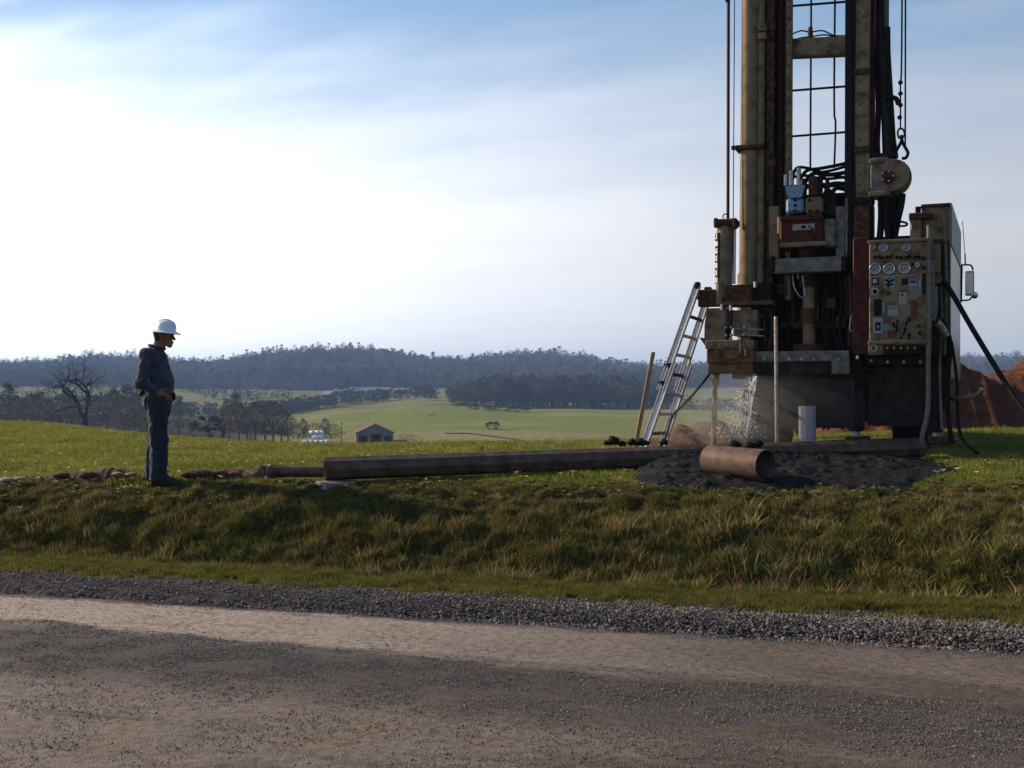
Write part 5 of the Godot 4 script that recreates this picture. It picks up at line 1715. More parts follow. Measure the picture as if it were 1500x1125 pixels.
func build_site_objects():
	var o := thing("casing_pipe", "long eight-sided rusty steel casing lying along the bank top", "pipe")
	var m := MB.new()
	facets(m, PIPE_A, PIPE_B, 0.122, 0.014)
	put(o, "pipe_wall", m, M.casing_steel)

	var dir := (PIPE_B - PIPE_A).normalized()
	o = thing("drill_rod", "slim steel rod sticking out of the long casing's end", "pipe")
	m = MB.new()
	var rod_a := spot(392, 690.5, 11.85)
	hollow(m, rod_a, PIPE_A + dir * 0.7 + Vector3(0, -0.055, 0), 0.062, 0.012, 24)
	put(o, "rod_barrel", m, M.casing_steel)
	m = MB.new()
	hollow(m, rod_a + dir * 0.02, rod_a + dir * 0.16, 0.070, 0.010, 24)
	put(o, "rod_collar", m, M.rust_brown)

	o = thing("timber_block", "weathered timber block propping the long pipe's end", "timber", Vector3.ZERO)
	m = MB.new()
	var bp := Vector3(-1.86, ground(-1.86, 11.55) - 0.005, -11.55)
	m.box(bp + Vector3(0, 0.03, 0.02), Vector3(0.34, 0.075, 0.34), Basis(Vector3.UP, 0.5), 0.008)
	put(o, "timber", m, M.weathered_wood)

	# short offcut of wide casing, open end to the right
	o = thing("casing_offcut", "short wide rusty casing offcut lying on its side in the mud", "pipe")
	m = MB.new()
	var ca := Vector3(2.10, 0.0, -11.60)
	var cb := Vector3(2.56, 0.0, -11.02)
	ca.y = ground(ca.x, 11.60) + 0.185
	cb.y = ground(cb.x, 11.02) + 0.185
	hollow(m, ca, cb, 0.162, 0.011, 48)
	put(o, "casing_wall", m, M.rusty_casing)
	var ls := MB.new()  # lit lower inside of the casing, put in as an orange layer
	var n := nz(77, 3.0, 2)
	ls.grid(14, 8, func(i, j):
		var th := lerpf(-0.5, 0.7, i / 13.0)
		var t := lerpf(0.45, 0.97, j / 7.0)
		var ax := (cb - ca).normalized()
		var side := ax.cross(Vector3.UP).normalized()
		var rr := 0.150 - 0.02 * (1.0 - absf(i - 6.5) / 6.5) * (0.6 + n.get_noise_2d(i, j))
		return ca.lerp(cb, t) + (side * sin(th) - Vector3.UP * cos(th)) * rr)
	put(o, "painted_lit_bore", ls, M.clay_orange)

	# white plastic casing standing in the hole
	o = thing("well_casing", "upright white plastic casing standing under the drill", "pipe")
	m = MB.new()
	var base := to_rig(L(1182.5, 660, 0.42))
	base.y = ground(base.x, -base.z) - 0.02
	hollow(m, base, Vector3(base.x, to_rig(L(1182.5, 595, 0.42)).y, base.z), 0.105, 0.008, 32)
	put(o, "casing_wall", m, M.white_pipe)

	# upright bar before the rig
	o = thing("steel_bar", "thin pale steel bar planted upright before the rig", "bar")
	m = MB.new()
	var b0 := to_rig(L(1138.5, 655, 0.75))
	b0.y = ground(b0.x, -b0.z) - 0.05
	var b1 := to_rig(L(1136.5, 466, 0.75))
	m.tube(b0, b1, 0.026, 0.024, 14)
	m.ball(b1, 0.024, 14)
	put(o, "bar", m, M.steel)

	# wooden stake leaning by the ladder
	o = thing("wooden_stake", "slim brown wooden stake leaning beside the ladder", "stake")
	m = MB.new()
	var s1 := spot(957, 516, 13.9)
	var s0 := spot(931, 652, 13.7)
	var foot := s0 + (s0 - s1).normalized() * 0.12
	m.bar(foot, s1, 0.05, 0.035, Vector3(0, 0, 1), 0.004)
	put(o, "stake", m, M.wood)

	build_ladder()
	build_mud()
	build_spray()

func to_rig(p: Vector3) -> Vector3:
	return Transform3D(Basis(Vector3.UP, -RIG_TURN), RIG_AT) * p

func build_ladder():
	var o := thing("extension_ladder", "dirty aluminium extension ladder leaning on the rig's left arm", "ladder")
	var a1 := spot(1026, 419, 14.25)
	var a0 := spot(942, 658, 14.0)
	var b1 := spot(1044, 428, 14.66)
	var b0 := spot(970, 655, 14.40)
	a0 += (a0 - a1).normalized() * ((a0.y - ground(a0.x, 14.0)) / (a1.y - a0.y) * (a1 - a0).length())
	b0 += (b0 - b1).normalized() * ((b0.y - ground(b0.x, 14.4)) / (b1.y - b0.y) * (b1 - b0).length())
	var across := (b0 - a0).normalized()
	var up := (a1 - a0).normalized()
	var out := up.cross(across).normalized()
	if out.x > 0:
		out = -out
	for q in [[a0, a1], [b0, b1]]:
		for sec in [[0.0, 0.56, 0.0], [0.40, 1.0, 0.045]]:
			var m := MB.new()
			var p0: Vector3 = q[0].lerp(q[1], sec[0]) + out * sec[2]
			var p1: Vector3 = q[0].lerp(q[1], sec[1]) + out * sec[2]
			m.bar(p0, p1, 0.014, 0.092, out, 0.002)
			m.bar(p0 + out * 0.043, p1 + out * 0.043, 0.044, 0.008, out, 0.002)
			m.bar(p0 - out * 0.043, p1 - out * 0.043, 0.044, 0.008, out, 0.002)
			put(o, "ladder_rail", m, M.alloy)
	var n := 9
	for k in n:
		var t := (k + 0.45) / n
		var off := out * (0.045 if t > 0.42 else 0.0)
		var m := MB.new()
		m.tube(a0.lerp(a1, t) + off, b0.lerp(b1, t) + off, 0.023, 0.023, 10)
		put(o, "rung", m, M.rust_brown if k % 3 == 1 else M.alloy)
	for t in [0.44, 0.54]:
		var m := MB.new()
		m.box(a0.lerp(a1, t) + out * 0.05, Vector3(0.05, 0.07, 0.05), Basis.IDENTITY, 0.01)
		m.ball(a0.lerp(a1, t) + out * 0.10, 0.028)
		put(o, "rung_lock", m, M.grease)
	for q in [[a0, a1], [b0, b1]]:
		var m := MB.new()
		m.box(q[0].lerp(q[1], 1.0) + out * 0.045, Vector3(0.08, 0.09, 0.08), Basis.IDENTITY, 0.02)
		put(o, "end_cap", m, M.black_plastic)

func mud_height(x: float, d: float) -> float:
	# height of the heap of drill cuttings over the ground
	var line := -lerpf(PIPE_A.z, PIPE_B.z, (x - PIPE_A.x) / (PIPE_B.x - PIPE_A.x))
	var o := d - line
	var along := smoothstep(0.6, 2.2, x) * (1.0 - smoothstep(4.0, 5.6, x))
	var crest: float = lerpf(0.13, 0.06, smoothstep(2.9, 3.8, x))
	var h := crest * along * exp(-pow(o / (0.42 if o < 0 else 0.55), 2.0))
	h += 0.09 * along * exp(-pow((o + 0.6) / 0.75, 2.0))
	h += (0.35 + 0.65 * along) * (0.045 * lumps.get_noise_2d(x * 3.5, d * 3.5) + 0.05 * maxf(0.0, tufts.get_noise_2d(x * 2.6, d * 2.6)) + 0.025 * tufts.get_noise_2d(x * 7.0, d * 7.0))
	var edge: float = smoothstep(brow(x) - 0.12, brow(x) + 0.25, d + 0.2 * lumps.get_noise_2d(x * 2.0, 5.0)) * (1.0 - smoothstep(1.3, 2.1, o)) * smoothstep(0.95, 1.6, x + 0.3 * lumps.get_noise_2d(7.0, d * 2.0)) * (1.0 - smoothstep(4.6, 5.4, x + 0.5 * lumps.get_noise_2d(3.0, d * 2.0) + 0.5 * maxf(0.0, 12.0 - d)))
	return lerpf(-0.09, maxf(h, 0.0) + 0.018, edge)

func build_mud():
	var m := MB.new()
	m.grid(220, 150, func(i, j):
		var x := lerpf(0.2, 6.9, i / 219.0)
		var d := lerpf(brow(x) - 0.4, brow(x) + 4.6, j / 149.0)
		return on_ground(x, d, mud_height(x, d)))
	var o := put(self, "mud_heap", m, M.wet_mud)
	tag(o, "dark wet grey mud heaped around the pipe before the rig", "mud")
	o.set_meta("kind", "stuff")
	# lumps on top
	var lumps_at := [[888, 646, 12.62, 0.03], [898, 643, 12.65, 0.06], [912, 647, 12.66, 0.035], [926, 645, 12.65, 0.045], [938, 645, 12.72, 0.05], [946, 646, 12.7, 0.035], [972, 645, 12.75, 0.04], [1075, 649, 12.6, 0.06], [1110, 647, 12.8, 0.05], [1098, 650, 12.3, 0.05]]
	var ls := MB.new()
	var places := []
	var r := RandomNumberGenerator.new()
	r.seed = 88
	for q in lumps_at:
		var p := spot(q[0], q[1] + 3.0, q[2])
		places.append(Transform3D(Basis(Vector3.UP, r.randf() * TAU).scaled(Vector3(1.3, 0.8, 1.1) * q[3]), p))
	for k in 110:
		var x := r.randf_range(1.0, 5.8)
		var d := brow(x) + r.randf_range(0.1, 2.4)
		places.append(Transform3D(Basis(Vector3.UP, r.randf() * TAU).scaled(Vector3(1.2, 0.8, 1.0) * r.randf_range(0.008, 0.028)), on_ground(x, d, mud_height(x, d))))
	for k in 320:
		var x := r.randf_range(0.3, 6.0)
		var d := brow(x) + r.randf_range(-0.25, 2.6)
		if mud_height(x, d) > 0.0:
			continue
		places.append(Transform3D(Basis(Vector3.UP, r.randf() * TAU).scaled(Vector3(1.3, 0.7, 1.0) * r.randf_range(0.008, 0.03)), on_ground(x, d, 0.01)))
	scatter("mud_lumps", clod(5, Vector3.ONE), M.wet_mud, places, "dark wet mud lumps scattered over the heap", "mud")

	# dry grey cuttings heaped behind the ladder
	m = MB.new()
	m.grid(60, 30, func(i, j):
		var x := lerpf(1.4, 4.6, i / 59.0)
		var d := lerpf(14.8, 17.6, j / 29.0)
		var h := 0.42 * exp(-pow((x - 2.9) / 0.95, 2.0)) * exp(-pow((d - 16.2) / 0.75, 2.0))
		h *= 1.0 + 0.6 * lumps.get_noise_2d(x * 3.0, d * 3.0)
		return on_ground(x, d, h - 0.03))
	o = put(self, "cuttings_heap", m, M.dark_soil)
	tag(o, "low heap of dry grey-brown cuttings behind the ladder", "soil heap")

	# the red clay mound right of the truck
	m = MB.new()
	var crests := [[6.5, 0.0], [8.2, 1.25], [10.2, 1.55], [11.0, 1.25], [11.9, 1.40], [13.0, 2.05], [15.0, 2.25], [17.5, 1.5], [20.0, 0.0]]
	m.grid(150, 70, func(i, j):
		var x := lerpf(6.3, 20.2, i / 149.0)
		var d := lerpf(22.5, 30.0, j / 69.0)
		var k := 0
		while k < crests.size() - 2 and x > crests[k + 1][0]:
			k += 1
		var top: float = lerpf(crests[k][1], crests[k + 1][1], smoothstep(0.0, 1.0, clampf((x - crests[k][0]) / (crests[k + 1][0] - crests[k][0]), 0.0, 1.0)))
		var bulge := 0.55 * lumps.get_noise_2d(x * 0.9, 4.0) + 0.2 * tufts.get_noise_2d(x * 1.2, 2.0)
		var h := top * smoothstep(23.9, 25.2, d + bulge) * (1.0 - smoothstep(26.6, 29.6, d))
		h += (0.16 * lumps.get_noise_2d(x * 1.6, d * 1.6) + 0.10 * tufts.get_noise_2d(x * 1.6, d * 1.6)) * smoothstep(0.05, 0.5, h)
		return on_ground(x, d, h - 0.06))
	o = put(self, "clay_mound", m, M.red_clay)
	tag(o, "big mound of red clay soil right of the truck", "soil heap")

	# turned earth along the bank top on the left, with pale stones
	m = MB.new()
	m.grid(260, 10, func(i, j):
		var px := lerpf(-40.0, 470.0, i / 259.0)
		var d := 12.35 + 0.05 * sin(px * 0.03)
		var x := (px - 750.0) / LENS * d
		var w: float = (j - 4.5) / 4.5
		var k: float = 0.45 + 0.9 * clampf(lumps.get_noise_2d(x * 2.2, 9.0) + 0.15, 0.0, 1.0)
		k *= 0.35 + 0.65 * (smoothstep(60.0, 100.0, px) * (1.0 - smoothstep(165.0, 200.0, px)) + smoothstep(262.0, 290.0, px) * (1.0 - smoothstep(395.0, 440.0, px)))
		var h: float = 0.16 * k * (1.0 - w * w) + 0.025 * tufts.get_noise_2d(x * 5.0, w * 3.0) * (1.0 - w * w)
		return on_ground(x, d + w * 0.22, h - 0.035 if absf(w) > 0.95 else h))
	o = put(self, "turned_earth", m, M.dark_soil)
	tag(o, "low ridge of turned brown earth along the bank top", "soil")
	o.set_meta("kind", "stuff")
	var stones := [[12, 695, 0.09, "flat pale stone at the far left of the turned earth"], [30, 696, 0.06, "small pale stone next to the flat one"], [172, 696, 0.07, "pale stone in the earth behind the man's heels"], [192, 697, 0.06, "small pale stone close behind the man's boots"], [280, 694, 0.08, "brown clod just in front of the man's toes"], [296, 692, 0.10, "large brown clod on the ridge before the man"], [318, 692, 0.09, "second large clod on the ridge before the man"], [342, 696, 0.06, "flattened clod at the middle of the ridge"], [372, 697, 0.06, "pale stone lying short of the slim rod's end"], [383, 691, 0.055, "pale stone leaning against the slim rod's end"], [90, 694, 0.07, "brown clod on the ridge behind the man"], [130, 694, 0.08, "big low clod on the ridge behind the man"]]
	var k := 0
	for s in stones:
		var pale: bool = s[3].begins_with("pale") or s[3].contains("pale stone")
		var st := thing("stone" if pale else "earth_clod", s[3], "stone" if pale else "clod")
		var d := 12.2
		var x: float = (s[0] - 750.0) / LENS * d
		put(st, "lump", clod(700 + k, Vector3(1.35, 0.5, 1.0) * s[2] * (0.75 if pale else 1.0)), M.pale_stone if pale else M.dark_soil, on_ground(x, d, 0.05 + s[2] * 0.15))
		k += 1

func build_spray():
	# water and mud thrown out from under the table: drops in the air
	var r := RandomNumberGenerator.new()
	r.seed = 909
	var d := MB.new()
	d.lathe([Vector2(0.001, -1.0), Vector2(0.7, -0.5), Vector2(0.9, 0.1), Vector2(0.55, 0.75), Vector2(0.001, 1.2)], Transform3D.IDENTITY, 6)
	var places := []
	for k in 700:
		var t := pow(r.randf(), 0.75)
		var px := lerpf(1101.0, 1076.0, t) + r.randfn() * (3.0 + 17.0 * t)
		var py := lerpf(550.0, 640.0, t) + r.randfn() * 4.0
		var p := to_rig(L(px, py, 0.46 + r.randfn() * 0.10))
		var s := r.randf_range(0.0025, 0.0065)
		places.append(Transform3D(Basis(Vector3(r.randf(), r.randf(), 0.1).normalized(), r.randf() * 0.8).scaled(Vector3(s, s * r.randf_range(1.0, 2.4), s)), p))
	for k in 120:
		var t := r.randf()
		var p := to_rig(L(lerpf(1108.0, 1092.0, t) + r.randfn() * 0.5, lerpf(556.0, 640.0, t), 0.48))
		places.append(Transform3D(Basis(Vector3(0, 0, 1), -0.12).scaled(Vector3(0.006, 0.022, 0.006)), p))
	var w := StandardMaterial3D.new()
	w.albedo_color = Color(0.93, 0.93, 0.93)
	w.roughness = 0.2
	scatter("water_spray", d.commit(), w, places, "spray of muddy water drops falling from under the drill table", "water")
	var jets := thing("water_jets", "thin white jets of water pouring from under the drill table", "water")
	for k in 4:
		var jm := MB.new()
		var pts := []
		for i in 9:
			var t := i / 8.0
			pts.append(to_rig(L(lerpf(1104.0 + k * 1.6, 1082.0 + k * 4.6, pow(t, 1.2)) + 1.2 * sin(i * 1.7 + k), lerpf(551.0, 642.0, t * t * 0.65 + t * 0.35), 0.44 + 0.02 * k)))
		jm.path(pts, 0.0045, 0.002, 6)
		put(jets, "jet", jm, w)
	for q in [[1090, 604, 0.55, Vector3(1.6, 1.0, 0.9), 0.20], [1150, 600, 0.50, Vector3(2.2, 0.9, 0.7), 0.10], [1035, 618, 0.55, Vector3(1.8, 0.6, 1.0), 0.12]]:
		var f := FogVolume.new()
		f.name = numbered("dust_mist", self)
		f.shape = RenderingServer.FOG_VOLUME_SHAPE_ELLIPSOID
		f.size = q[3]
		var fm := FogMaterial.new()
		fm.density = q[4]
		fm.albedo = Color(0.93, 0.91, 0.88)
		f.material = fm
		add_child(f)
		f.position = to_rig(L(q[0], q[1], q[2]))
		f.set_meta("kind", "stuff")
		tag(f, ["pale dust and mist hanging round the water spray", "thin mist before the rubber skirt", "thin dust drifting left of the jack leg"][[1090, 1150, 1035].find(int(q[0]))], "mist")

# ---------------------------------------------------------------- grass, stones
func blade_tuft(seed_: int, blades: int, tall: float, spread: float, lean: float, wide: float, low: Color, high: Color) -> ArrayMesh:
	var r := RandomNumberGenerator.new()
	r.seed = seed_
	var m := MB.new()
	for k in blades:
		var a := r.randf() * TAU
		var rad := spread * sqrt(r.randf())
		var p := Vector3(cos(a) * rad, -0.01, sin(a) * rad)
		var h := tall * r.randf_range(0.5, 1.15)
		var la := r.randf() * TAU
		var ln := Vector3(cos(la), 0, sin(la)) * h * lean * r.randf_range(0.2, 1.3)
		var sd := Vector3(-sin(la + r.randfn()), 0, cos(la)).normalized() * wide * r.randf_range(0.7, 1.3)
		var p1 := p + Vector3(0, h * 0.55, 0) + ln * 0.32
		var p2 := p + Vector3(0, h * 0.93, 0) + ln
		var nn := sd.cross(Vector3.UP + ln).normalized()
		var j := r.randf_range(0.75, 1.25)
		var b := m.v.size()
		var mix := r.randf()
		m.tint = low.lerp(high, mix) * j
		m.vert(p - sd * 0.5, nn)
		m.vert(p + sd * 0.5, nn)
		m.vert(p1 - sd * 0.42, nn)
		m.vert(p1 + sd * 0.42, nn)
		m.vert(p2, nn)
		m.idx.append_array([b, b + 1, b + 2, b + 2, b + 1, b + 3, b + 2, b + 3, b + 4])
	return m.commit()

func pebble(seed_: int) -> ArrayMesh:
	var r := RandomNumberGenerator.new()
	r.seed = seed_
	var m := MB.new()
	var t := (1.0 + sqrt(5.0)) / 2.0
	var vs := [Vector3(-1, t, 0), Vector3(1, t, 0), Vector3(-1, -t, 0), Vector3(1, -t, 0), Vector3(0, -1, t), Vector3(0, 1, t), Vector3(0, -1, -t), Vector3(0, 1, -t), Vector3(t, 0, -1), Vector3(t, 0, 1), Vector3(-t, 0, -1), Vector3(-t, 0, 1)]
	for i in 12:
		vs[i] = vs[i].normalized() * r.randf_range(0.72, 1.25)
	for f in [[0, 11, 5], [0, 5, 1], [0, 1, 7], [0, 7, 10], [0, 10, 11], [1, 5, 9], [5, 11, 4], [11, 10, 2], [10, 7, 6], [7, 1, 8], [3, 9, 4], [3, 4, 2], [3, 2, 6], [3, 6, 8], [3, 8, 9], [4, 9, 5], [2, 4, 11], [6, 2, 10], [8, 6, 7], [9, 8, 1]]:
		m.face([vs[f[0]], vs[f[1]], vs[f[2]]], vs[f[0]] + vs[f[1]] + vs[f[2]])
	return m.commit()

func up_on(x: float, d: float) -> Vector3:
	var e := 0.06
	return Vector3(ground(x - e, d) - ground(x + e, d), 2.0 * e, -(ground(x, d - e) - ground(x, d + e))).normalized()

func under_rig(x: float, d: float) -> bool:
	var p := Transform3D(Basis(Vector3.UP, -RIG_TURN), RIG_AT).affine_inverse() * Vector3(x, 0.8, -d)
	return absf(p.x - 0.1) < 1.2 and p.z < 0.3 and p.z > -7.5

func build_ground_cover():
	var r := RandomNumberGenerator.new()
	r.seed = 4242
	# ---- short sunlit field grass
	var fm := [blade_tuft(1, 16, 0.085, 0.085, 0.55, 0.0075, Color(0.135, 0.155, 0.032), Color(0.220, 0.235, 0.055)), blade_tuft(2, 14, 0.070, 0.095, 0.8, 0.009, Color(0.115, 0.155, 0.032), Color(0.185, 0.225, 0.046)), blade_tuft(3, 16, 0.10, 0.08, 0.4, 0.0065, Color(0.150, 0.150, 0.040), Color(0.240, 0.225, 0.075))]
	var fp := [[], [], []]
	var fc := [[], [], []]
	for k in 110000:
		var d := 10.4 + 42.0 * pow(r.randf(), 1.75)
		var x := r.randf_range(-1.0, 1.0) * (0.50 * d + 1.6)
		var s := off_road(x, d)
		if d < brow(x) + 0.05 + 0.3 * r.randf():
			continue
		if under_rig(x, d) or (x > 0.9 and x < 6.2 and d < 15.0 and mud_height(x, d) > 0.0):
			continue
		if tufts.get_noise_2d(x * 1.4, d * 1.4) + patches.get_noise_2d(x, d * 1.3) > 0.22 and d < brow(x) + 2.0 and r.randf() < 0.7:
			continue
		var cl := patches.get_noise_2d(x * 0.9, d * 0.9)
		var kind := 2 if r.randf() < 0.16 + 0.2 * cl else (0 if cl > -0.05 else 1)
		var sc := r.randf_range(0.65, 1.25) * (1.0 + 0.012 * (d - 12.0)) * (1.0 + 0.55 * smoothstep(0.25, 0.5, lumps.get_noise_2d(x * 0.8, d * 0.8)))
		sc *= lerpf(0.5, 1.0, smoothstep(brow(x) + 0.3, brow(x) + 1.5, d))
		fp[kind].append(Transform3D(Basis(Vector3.UP, r.randf() * TAU).scaled(Vector3(sc * 1.25, sc, sc * 1.25)), on_ground(x, d)))
		var t := r.randf_range(0.75, 1.25) * (1.0 + 0.35 * tufts.get_noise_2d(x * 0.5, d * 0.5))
		var c := Color(t * r.randf_range(0.92, 1.12), t, t * 0.95)
		fc[kind].append(c)
	for i in 3:
		scatter(["field_grass", "clover_grass", "straw_grass"][i], fm[i], M.grass_blades, fp[i], ["short sunlit green grass of the field", "low broad-bladed darker grass patches in the field", "yellowish grass stems standing through the field"][i], "grass", fc[i])
	# ---- long rough grass of the bank
	var bm := [blade_tuft(11, 20, 0.12, 0.07, 0.8, 0.009, Color(0.082, 0.096, 0.026), Color(0.140, 0.155, 0.042)), blade_tuft(12, 16, 0.085, 0.08, 1.0, 0.011, Color(0.095, 0.098, 0.030), Color(0.155, 0.152, 0.046)), blade_tuft(13, 12, 0.19, 0.06, 0.65, 0.007, Color(0.150, 0.115, 0.052), Color(0.260, 0.200, 0.100)), blade_tuft(14, 16, 0.09, 0.10, 1.1, 0.008, Color(0.095, 0.060, 0.034), Color(0.155, 0.100, 0.055))]
	var bp := [[], [], [], []]
	var bc := [[], [], [], []]
	for k in 135000:
		var x := r.randf_range(-7.2, 7.2)
		var s0 := 1.42
		var s1 := off_road(x, brow(x)) + 0.45
		var s := lerpf(s0, s1, r.randf())
		var d := road_edge(x) + s / 0.965
		if mud_height(x, d) > 0.0 and x > 0.9 and x < 6.0:
			continue
		var cl := patches.get_noise_2d(x * 1.8, d * 2.4)
		var tu := lumps.get_noise_2d(x * 1.6, d * 2.2)
		var up_slope := (s - s0) / (s1 - s0)
		var kind := 0
		var q := r.randf()
		if q < 0.045 + 0.18 * maxf(0.0, cl):
			kind = 2
		elif q < 0.26 + 0.25 * up_slope:
			kind = 1
		elif q < 0.42 + 0.25 * up_slope - 0.3 * cl:
			kind = 3
		var clump := tufts.get_noise_2d(x * 2.6, d * 3.2) + 0.5 * lumps.get_noise_2d(x * 7.0, d * 7.0)
		if r.randf() > smoothstep(-0.30, 0.16, clump) + 0.12:
			continue
		var sc := r.randf_range(0.40, 0.85) * (0.75 + 0.9 * maxf(0.0, clump)) * (1.0 + 0.3 * tu) * lerpf(1.15, 0.30, smoothstep(0.40, 0.92, up_slope))
		if x > 1.0:
			sc *= 1.15
		var nn := (up_on(x, d) * 0.35 + Vector3.UP).normalized()
		var ax := Vector3.UP.cross(nn)
		var bs := Basis(Vector3.UP, r.randf() * TAU)
		if ax.length() > 0.01:
			bs = Basis(ax.normalized(), Vector3.UP.angle_to(nn)) * bs
		bp[kind].append(Transform3D(bs.scaled(Vector3.ONE * maxf(0.2, sc)), on_ground(x, d)))
		var t := r.randf_range(0.7, 1.3)
		bc[kind].append(Color(t * r.randf_range(0.9, 1.15), t, t * 0.95))
	for i in 4:
		scatter(["bank_grass", "bank_turf", "dead_grass", "brown_thatch"][i], bm[i], M.bank_blades, bp[i], ["long dark green grass tussocks on the roadside bank", "low green turf on the roadside bank", "tall straw-coloured dead grass among the bank's tussocks", "flattened brown thatch on the roadside bank"][i], "grass", bc[i])
	# ---- broad-leaved weeds on the bank; pale field rosettes painted as grass glints
	var weeds := []
	var wc := []
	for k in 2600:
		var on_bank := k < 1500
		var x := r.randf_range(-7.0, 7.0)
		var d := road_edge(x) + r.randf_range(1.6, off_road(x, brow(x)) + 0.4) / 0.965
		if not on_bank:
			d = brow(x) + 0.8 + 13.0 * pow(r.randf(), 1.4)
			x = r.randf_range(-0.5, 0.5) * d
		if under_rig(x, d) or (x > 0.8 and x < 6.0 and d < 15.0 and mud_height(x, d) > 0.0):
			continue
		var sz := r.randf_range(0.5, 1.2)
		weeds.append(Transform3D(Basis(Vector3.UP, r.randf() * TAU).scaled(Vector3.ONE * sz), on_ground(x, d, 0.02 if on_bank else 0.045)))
		wc.append(Color(0.105, 0.120, 0.040) * r.randf_range(0.6, 1.2) if on_bank else Color(0.34, 0.34, 0.16) * r.randf_range(0.6, 1.3))  # pale field colour stands in for sun glinting on grass blades
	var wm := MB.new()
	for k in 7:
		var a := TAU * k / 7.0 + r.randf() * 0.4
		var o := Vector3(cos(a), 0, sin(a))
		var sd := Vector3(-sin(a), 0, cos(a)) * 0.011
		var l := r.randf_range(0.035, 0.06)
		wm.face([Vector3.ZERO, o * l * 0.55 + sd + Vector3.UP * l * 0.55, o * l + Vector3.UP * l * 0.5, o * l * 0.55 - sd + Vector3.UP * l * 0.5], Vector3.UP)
	scatter("weeds_and_leaf_glints", wm.commit(), M.bank_blades, weeds, "small broad-leaved weeds on the bank, pale painted leaf glints over the field", "weeds", wc)
	# ---- verge strip between ditch and gravel
	var vp := []
	var vc := []
	for k in 34000:
		var x := r.randf_range(-7.2, 7.2)
		var s := 1.47 - absf(r.randfn()) * 0.27
		if s < 0.35 or tufts.get_noise_2d(x * 1.2, s * 4.0) + 0.6 * lumps.get_noise_2d(x * 9.0, s * 9.0) < lerpf(0.06, -0.18, smoothstep(0.6, 1.4, s)) + r.randf_range(-0.1, 0.1):
			continue
		var d := road_edge(x) + s / 0.965
		var sc := r.randf_range(0.35, 1.0) * (1.0 + 0.8 * maxf(0.0, lumps.get_noise_2d(x * 3.0, s * 3.0)))
		vp.append(Transform3D(Basis(Vector3.UP, r.randf() * TAU).scaled(Vector3(sc, sc, sc)), on_ground(x, d)))
		var t := r.randf_range(0.75, 1.25)
		vc.append(Color(t * 1.05, t, t))
	scatter("verge_grass", blade_tuft(21, 14, 0.085, 0.06, 0.7, 0.007, Color(0.090, 0.100, 0.025), Color(0.150, 0.155, 0.042)), M.grass_blades, vp, "thin low grass edging the gravel shoulder", "grass", vc)
	# ---- gravel of the shoulder and grit on the road
	var gp := [[], []]
	var gc := [[], []]
	for k in 120000:
		var x := r.randf_range(-7.2, 7.2)
		var s := r.randf_range(-0.10, 1.15)
		var wav := 0.22 * patches.get_noise_2d(x * 1.5, 60.0) + 0.12 * tufts.get_noise_2d(x * 1.3, 70.0)
		var thin := smoothstep(0.60, 1.05, s + wav) + 0.5 * smoothstep(0.1, 0.4, tufts.get_noise_2d(x * 1.1, s * 3.0)) + (1.0 - smoothstep(-0.10, 0.12, s + 0.5 * wav)) * 0.95 + 0.6 * smoothstep(0.5, -4.0, x)
		if r.randf() < thin:
			continue
		var d := road_edge(x) + s / 0.965
		var sz := r.randf_range(0.0028, 0.0068) * (1.0 if r.randf() < 0.9 else 2.1) * (1.0 + 0.25 * smoothstep(-2.0, 3.0, x))
		var i := r.randi() % 2
		gp[i].append(Transform3D(Basis(Vector3(r.randf() - 0.5, r.randf() - 0.5, r.randf() - 0.5).normalized(), r.randf() * TAU).scaled(Vector3(sz, sz * 0.8, sz * 1.1)), Vector3(x, maxf(ground(x, d), 0.004), -d) + Vector3.UP * (sz * 0.35 + 0.05 * smoothstep(0.02, 0.3, s) * (1.0 - smoothstep(0.3, 0.9, s)) * r.randf())))
		var t := r.randf_range(0.05, 0.185)
		gc[i].append(Color(t * 1.10, t * 0.99, t * 0.92))
	scatter("shoulder_gravel", pebble(3), M.stones, gp[0], "coarse grey gravel along the road's shoulder", "gravel", gc[0])
	scatter("shoulder_stones", pebble(4), M.stones, gp[1], "broken grey stones mixed in the shoulder gravel", "gravel", gc[1])
	var rp := []
	var rc := []
	for k in 260000:
		var s := -3.4 * r.randf()
		var u := r.randf_range(-5.5, 5.5)
		var x := u + s * 0.26
		var g := grit(x, s)
		if r.randf() > 0.06 + 0.8 * g:
			continue
		var d := road_edge(u) + s * 0.965
		if d < 3.2:
			continue
		var sz := r.randf_range(0.0018, 0.0042) * (1.0 if r.randf() < 0.93 else 1.8)
		rp.append(Transform3D(Basis(Vector3(r.randf() - 0.5, r.randf() - 0.5, r.randf() - 0.5).normalized(), r.randf() * TAU).scaled(Vector3(sz, sz * 0.75, sz)), Vector3(x, 0.012 + 0.006 * lumps.get_noise_2d(x * 3.0, d * 3.0) + sz * 0.4, -d)))
		var t := r.randf_range(0.06, 0.21)
		rc.append(Color(t * 1.04, t, t * 0.97))
	scatter("road_grit", pebble(7), M.stones, rp, "loose dark grit lying in a windrow on the road", "grit", rc)

